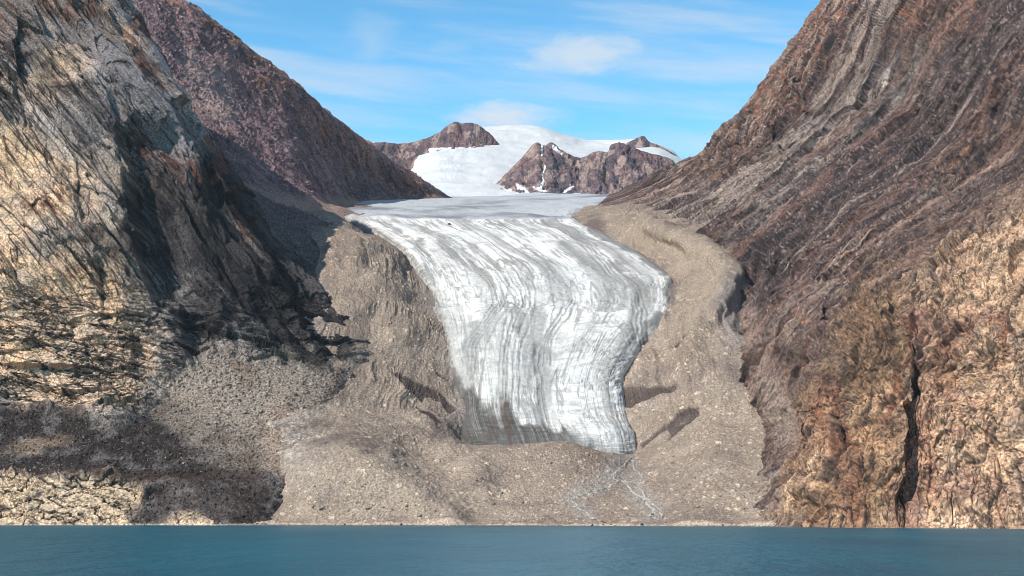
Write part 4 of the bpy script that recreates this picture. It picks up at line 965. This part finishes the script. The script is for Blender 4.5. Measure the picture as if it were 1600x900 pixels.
scatter(22, [(440,819.5),(700,818.5),(1000,819),(1190,819),(1190,821.5),(1000,821.5),(700,820.8),(440,820.4)], on_mor, 'dark', 1.2, 3.0, 'dark wet boulder at the edge of the water on the pale beach', 'wet boulders along the beach')
q = on_ice(702, 351)
o = bpy.data.objects.new('boulder', BM['dark'][0]); o.location = q + np.array([0, -1, 1.2]); o.scale = (4.5, 4.5, 4.5); col.objects.link(o)
tag(o, 'lone dark boulder lying on the clean white upper glacier', 'boulder')

# ================================================================== the air of the fjord
import bmesh
bm = bmesh.new(); bmesh.ops.create_cube(bm, size=1.0)
me = bpy.data.meshes.new('haze'); bm.to_mesh(me); bm.free()
m, nt = new_mat('thin_air'); N, L = nt.nodes.new, nt.links.new
out = N('ShaderNodeOutputMaterial'); pv = N('ShaderNodeVolumePrincipled'); L(pv.outputs[0], out.inputs['Volume'])
pv.inputs['Color'].default_value = (.80, .90, 1, 1); pv.inputs['Density'].default_value = 0.6e-5
me.materials.append(m)
o = bpy.data.objects.new('haze', me); o.location = (0, 5800, 1100); o.scale = (9000, 13000, 2400 + 130); col.objects.link(o)
o['kind'] = 'stuff'; o['label'] = 'thin pale air between the viewer and the far peaks'; o['category'] = 'haze'

# ================================================================== sky
w = bpy.data.worlds.new('World'); scene.world = w; w.use_nodes = True
nt = w.node_tree; nt.nodes.clear(); N, L = nt.nodes.new, nt.links.new
out = N('ShaderNodeOutputWorld'); bg = N('ShaderNodeBackground'); L(bg.outputs[0], out.inputs[0])
sky = N('ShaderNodeTexSky'); sky.sky_type = 'NISHITA'; sky.sun_disc = False
sky.sun_elevation = SUN_EL; sky.sun_rotation = SUN_AZ
sky.altitude = 300; sky.air_density = 1.0; sky.dust_density = 0.2; sky.ozone_density = 3.0
bg.inputs['Strength'].default_value = 0.085
tc = N('ShaderNodeTexCoord'); sx = N('ShaderNodeSeparateXYZ'); L(tc.outputs['Generated'], sx.inputs[0])
def math_(op, a, b=None, c_=None):
    n = N('ShaderNodeMath'); n.operation = op
    for i, q in enumerate((a, b, c_)):
        if q is None: continue
        if isinstance(q, (int, float)): n.inputs[i].default_value = q
        else: L(q, n.inputs[i])
    return n.outputs[0]
az = math_('ARCTAN2', sx.outputs[0], sx.outputs[1]); el = math_('ARCSINE', sx.outputs[2])
def cloud_noise(sx_, sy_, off, det=6, rough=.6, tilt=0.0):
    cb = N('ShaderNodeCombineXYZ')
    L(math_('MULTIPLY', az, sx_), cb.inputs[0])
    L(math_('MULTIPLY', math_('MULTIPLY_ADD', az, tilt, el), sy_), cb.inputs[1]); cb.inputs[2].default_value = off
    t = N('ShaderNodeTexNoise'); t.inputs['Scale'].default_value = 1; t.inputs['Detail'].default_value = det; t.inputs['Roughness'].default_value = rough
    L(cb.outputs[0], t.inputs['Vector']); return t.outputs['Fac']
def ramp(x, a, b, lo=0.0, hi=1.0):
    n = N('ShaderNodeMapRange'); n.interpolation_type = 'SMOOTHSTEP'
    L(x, n.inputs[0]); n.inputs[1].default_value = a; n.inputs[2].default_value = b; n.inputs[3].default_value = lo; n.inputs[4].default_value = hi
    return n.outputs[0]
veil = ramp(cloud_noise(5, 46, 1.7, 7, .6, .10), .38, .75, 0, .55)
def puff(px, py, rx, ry, amt_, seed, tilt=0.0):
    dv = unproj(px, py, 1000.0) - CAM; dv /= np.linalg.norm(dv)
    a0, e0 = math.atan2(dv[0], dv[1]), math.asin(dv[2])
    a = math_('DIVIDE', math_('SUBTRACT', az, a0), rx / FPX); e = math_('DIVIDE', math_('SUBTRACT', el, e0), ry / FPX)
    r = math_('SQRT', math_('ADD', math_('MULTIPLY', a, a), math_('MULTIPLY', e, e)))
    n = cloud_noise(30, 75, seed, 8, .62, tilt)
    v = math_('SUBTRACT', math_('MULTIPLY_ADD', n, 2.0, -.1), r)
    return ramp(v, -.25, 1.0, 0, amt_)
amt = math_('MAXIMUM', veil, puff(910, 84, 150, 42, .75, 4.6))
amt = math_('MAXIMUM', amt, puff(785, 184, 100, 38, .95, 8.2))
amt = math_('MAXIMUM', amt, puff(580, 66, 55, 55, .26, 5.1))
amt = math_('MAXIMUM', amt, puff(700, 76, 60, 18, .2, 6.1))
hs = N('ShaderNodeHueSaturation'); hs.inputs['Saturation'].default_value = 1.14; hs.inputs['Value'].default_value = 1.0
gn = N('ShaderNodeMix'); gn.data_type = 'RGBA'; gn.blend_type = 'MULTIPLY'; gn.inputs[0].default_value = 1; L(sky.outputs[0], gn.inputs[6]); gn.inputs[7].default_value = (1.0, 1.18, 1.22, 1)
L(gn.outputs[2], hs.inputs['Color'])
hz = ramp(el, math.radians(8), math.radians(34), 1.0, 0.0)
br = N('ShaderNodeMix'); br.data_type = 'RGBA'; br.blend_type = 'MULTIPLY'; L(hz, br.inputs[0]); L(hs.outputs[0], br.inputs[6]); br.inputs[7].default_value = (2.05, 2.4, 2.2, 1)
mx = N('ShaderNodeMix'); mx.data_type = 'RGBA'; L(amt, mx.inputs[0]); L(br.outputs[2], mx.inputs[6]); mx.inputs[7].default_value = (8.8, 9.5, 10.2, 1)
L(mx.outputs[2], bg.inputs['Color'])
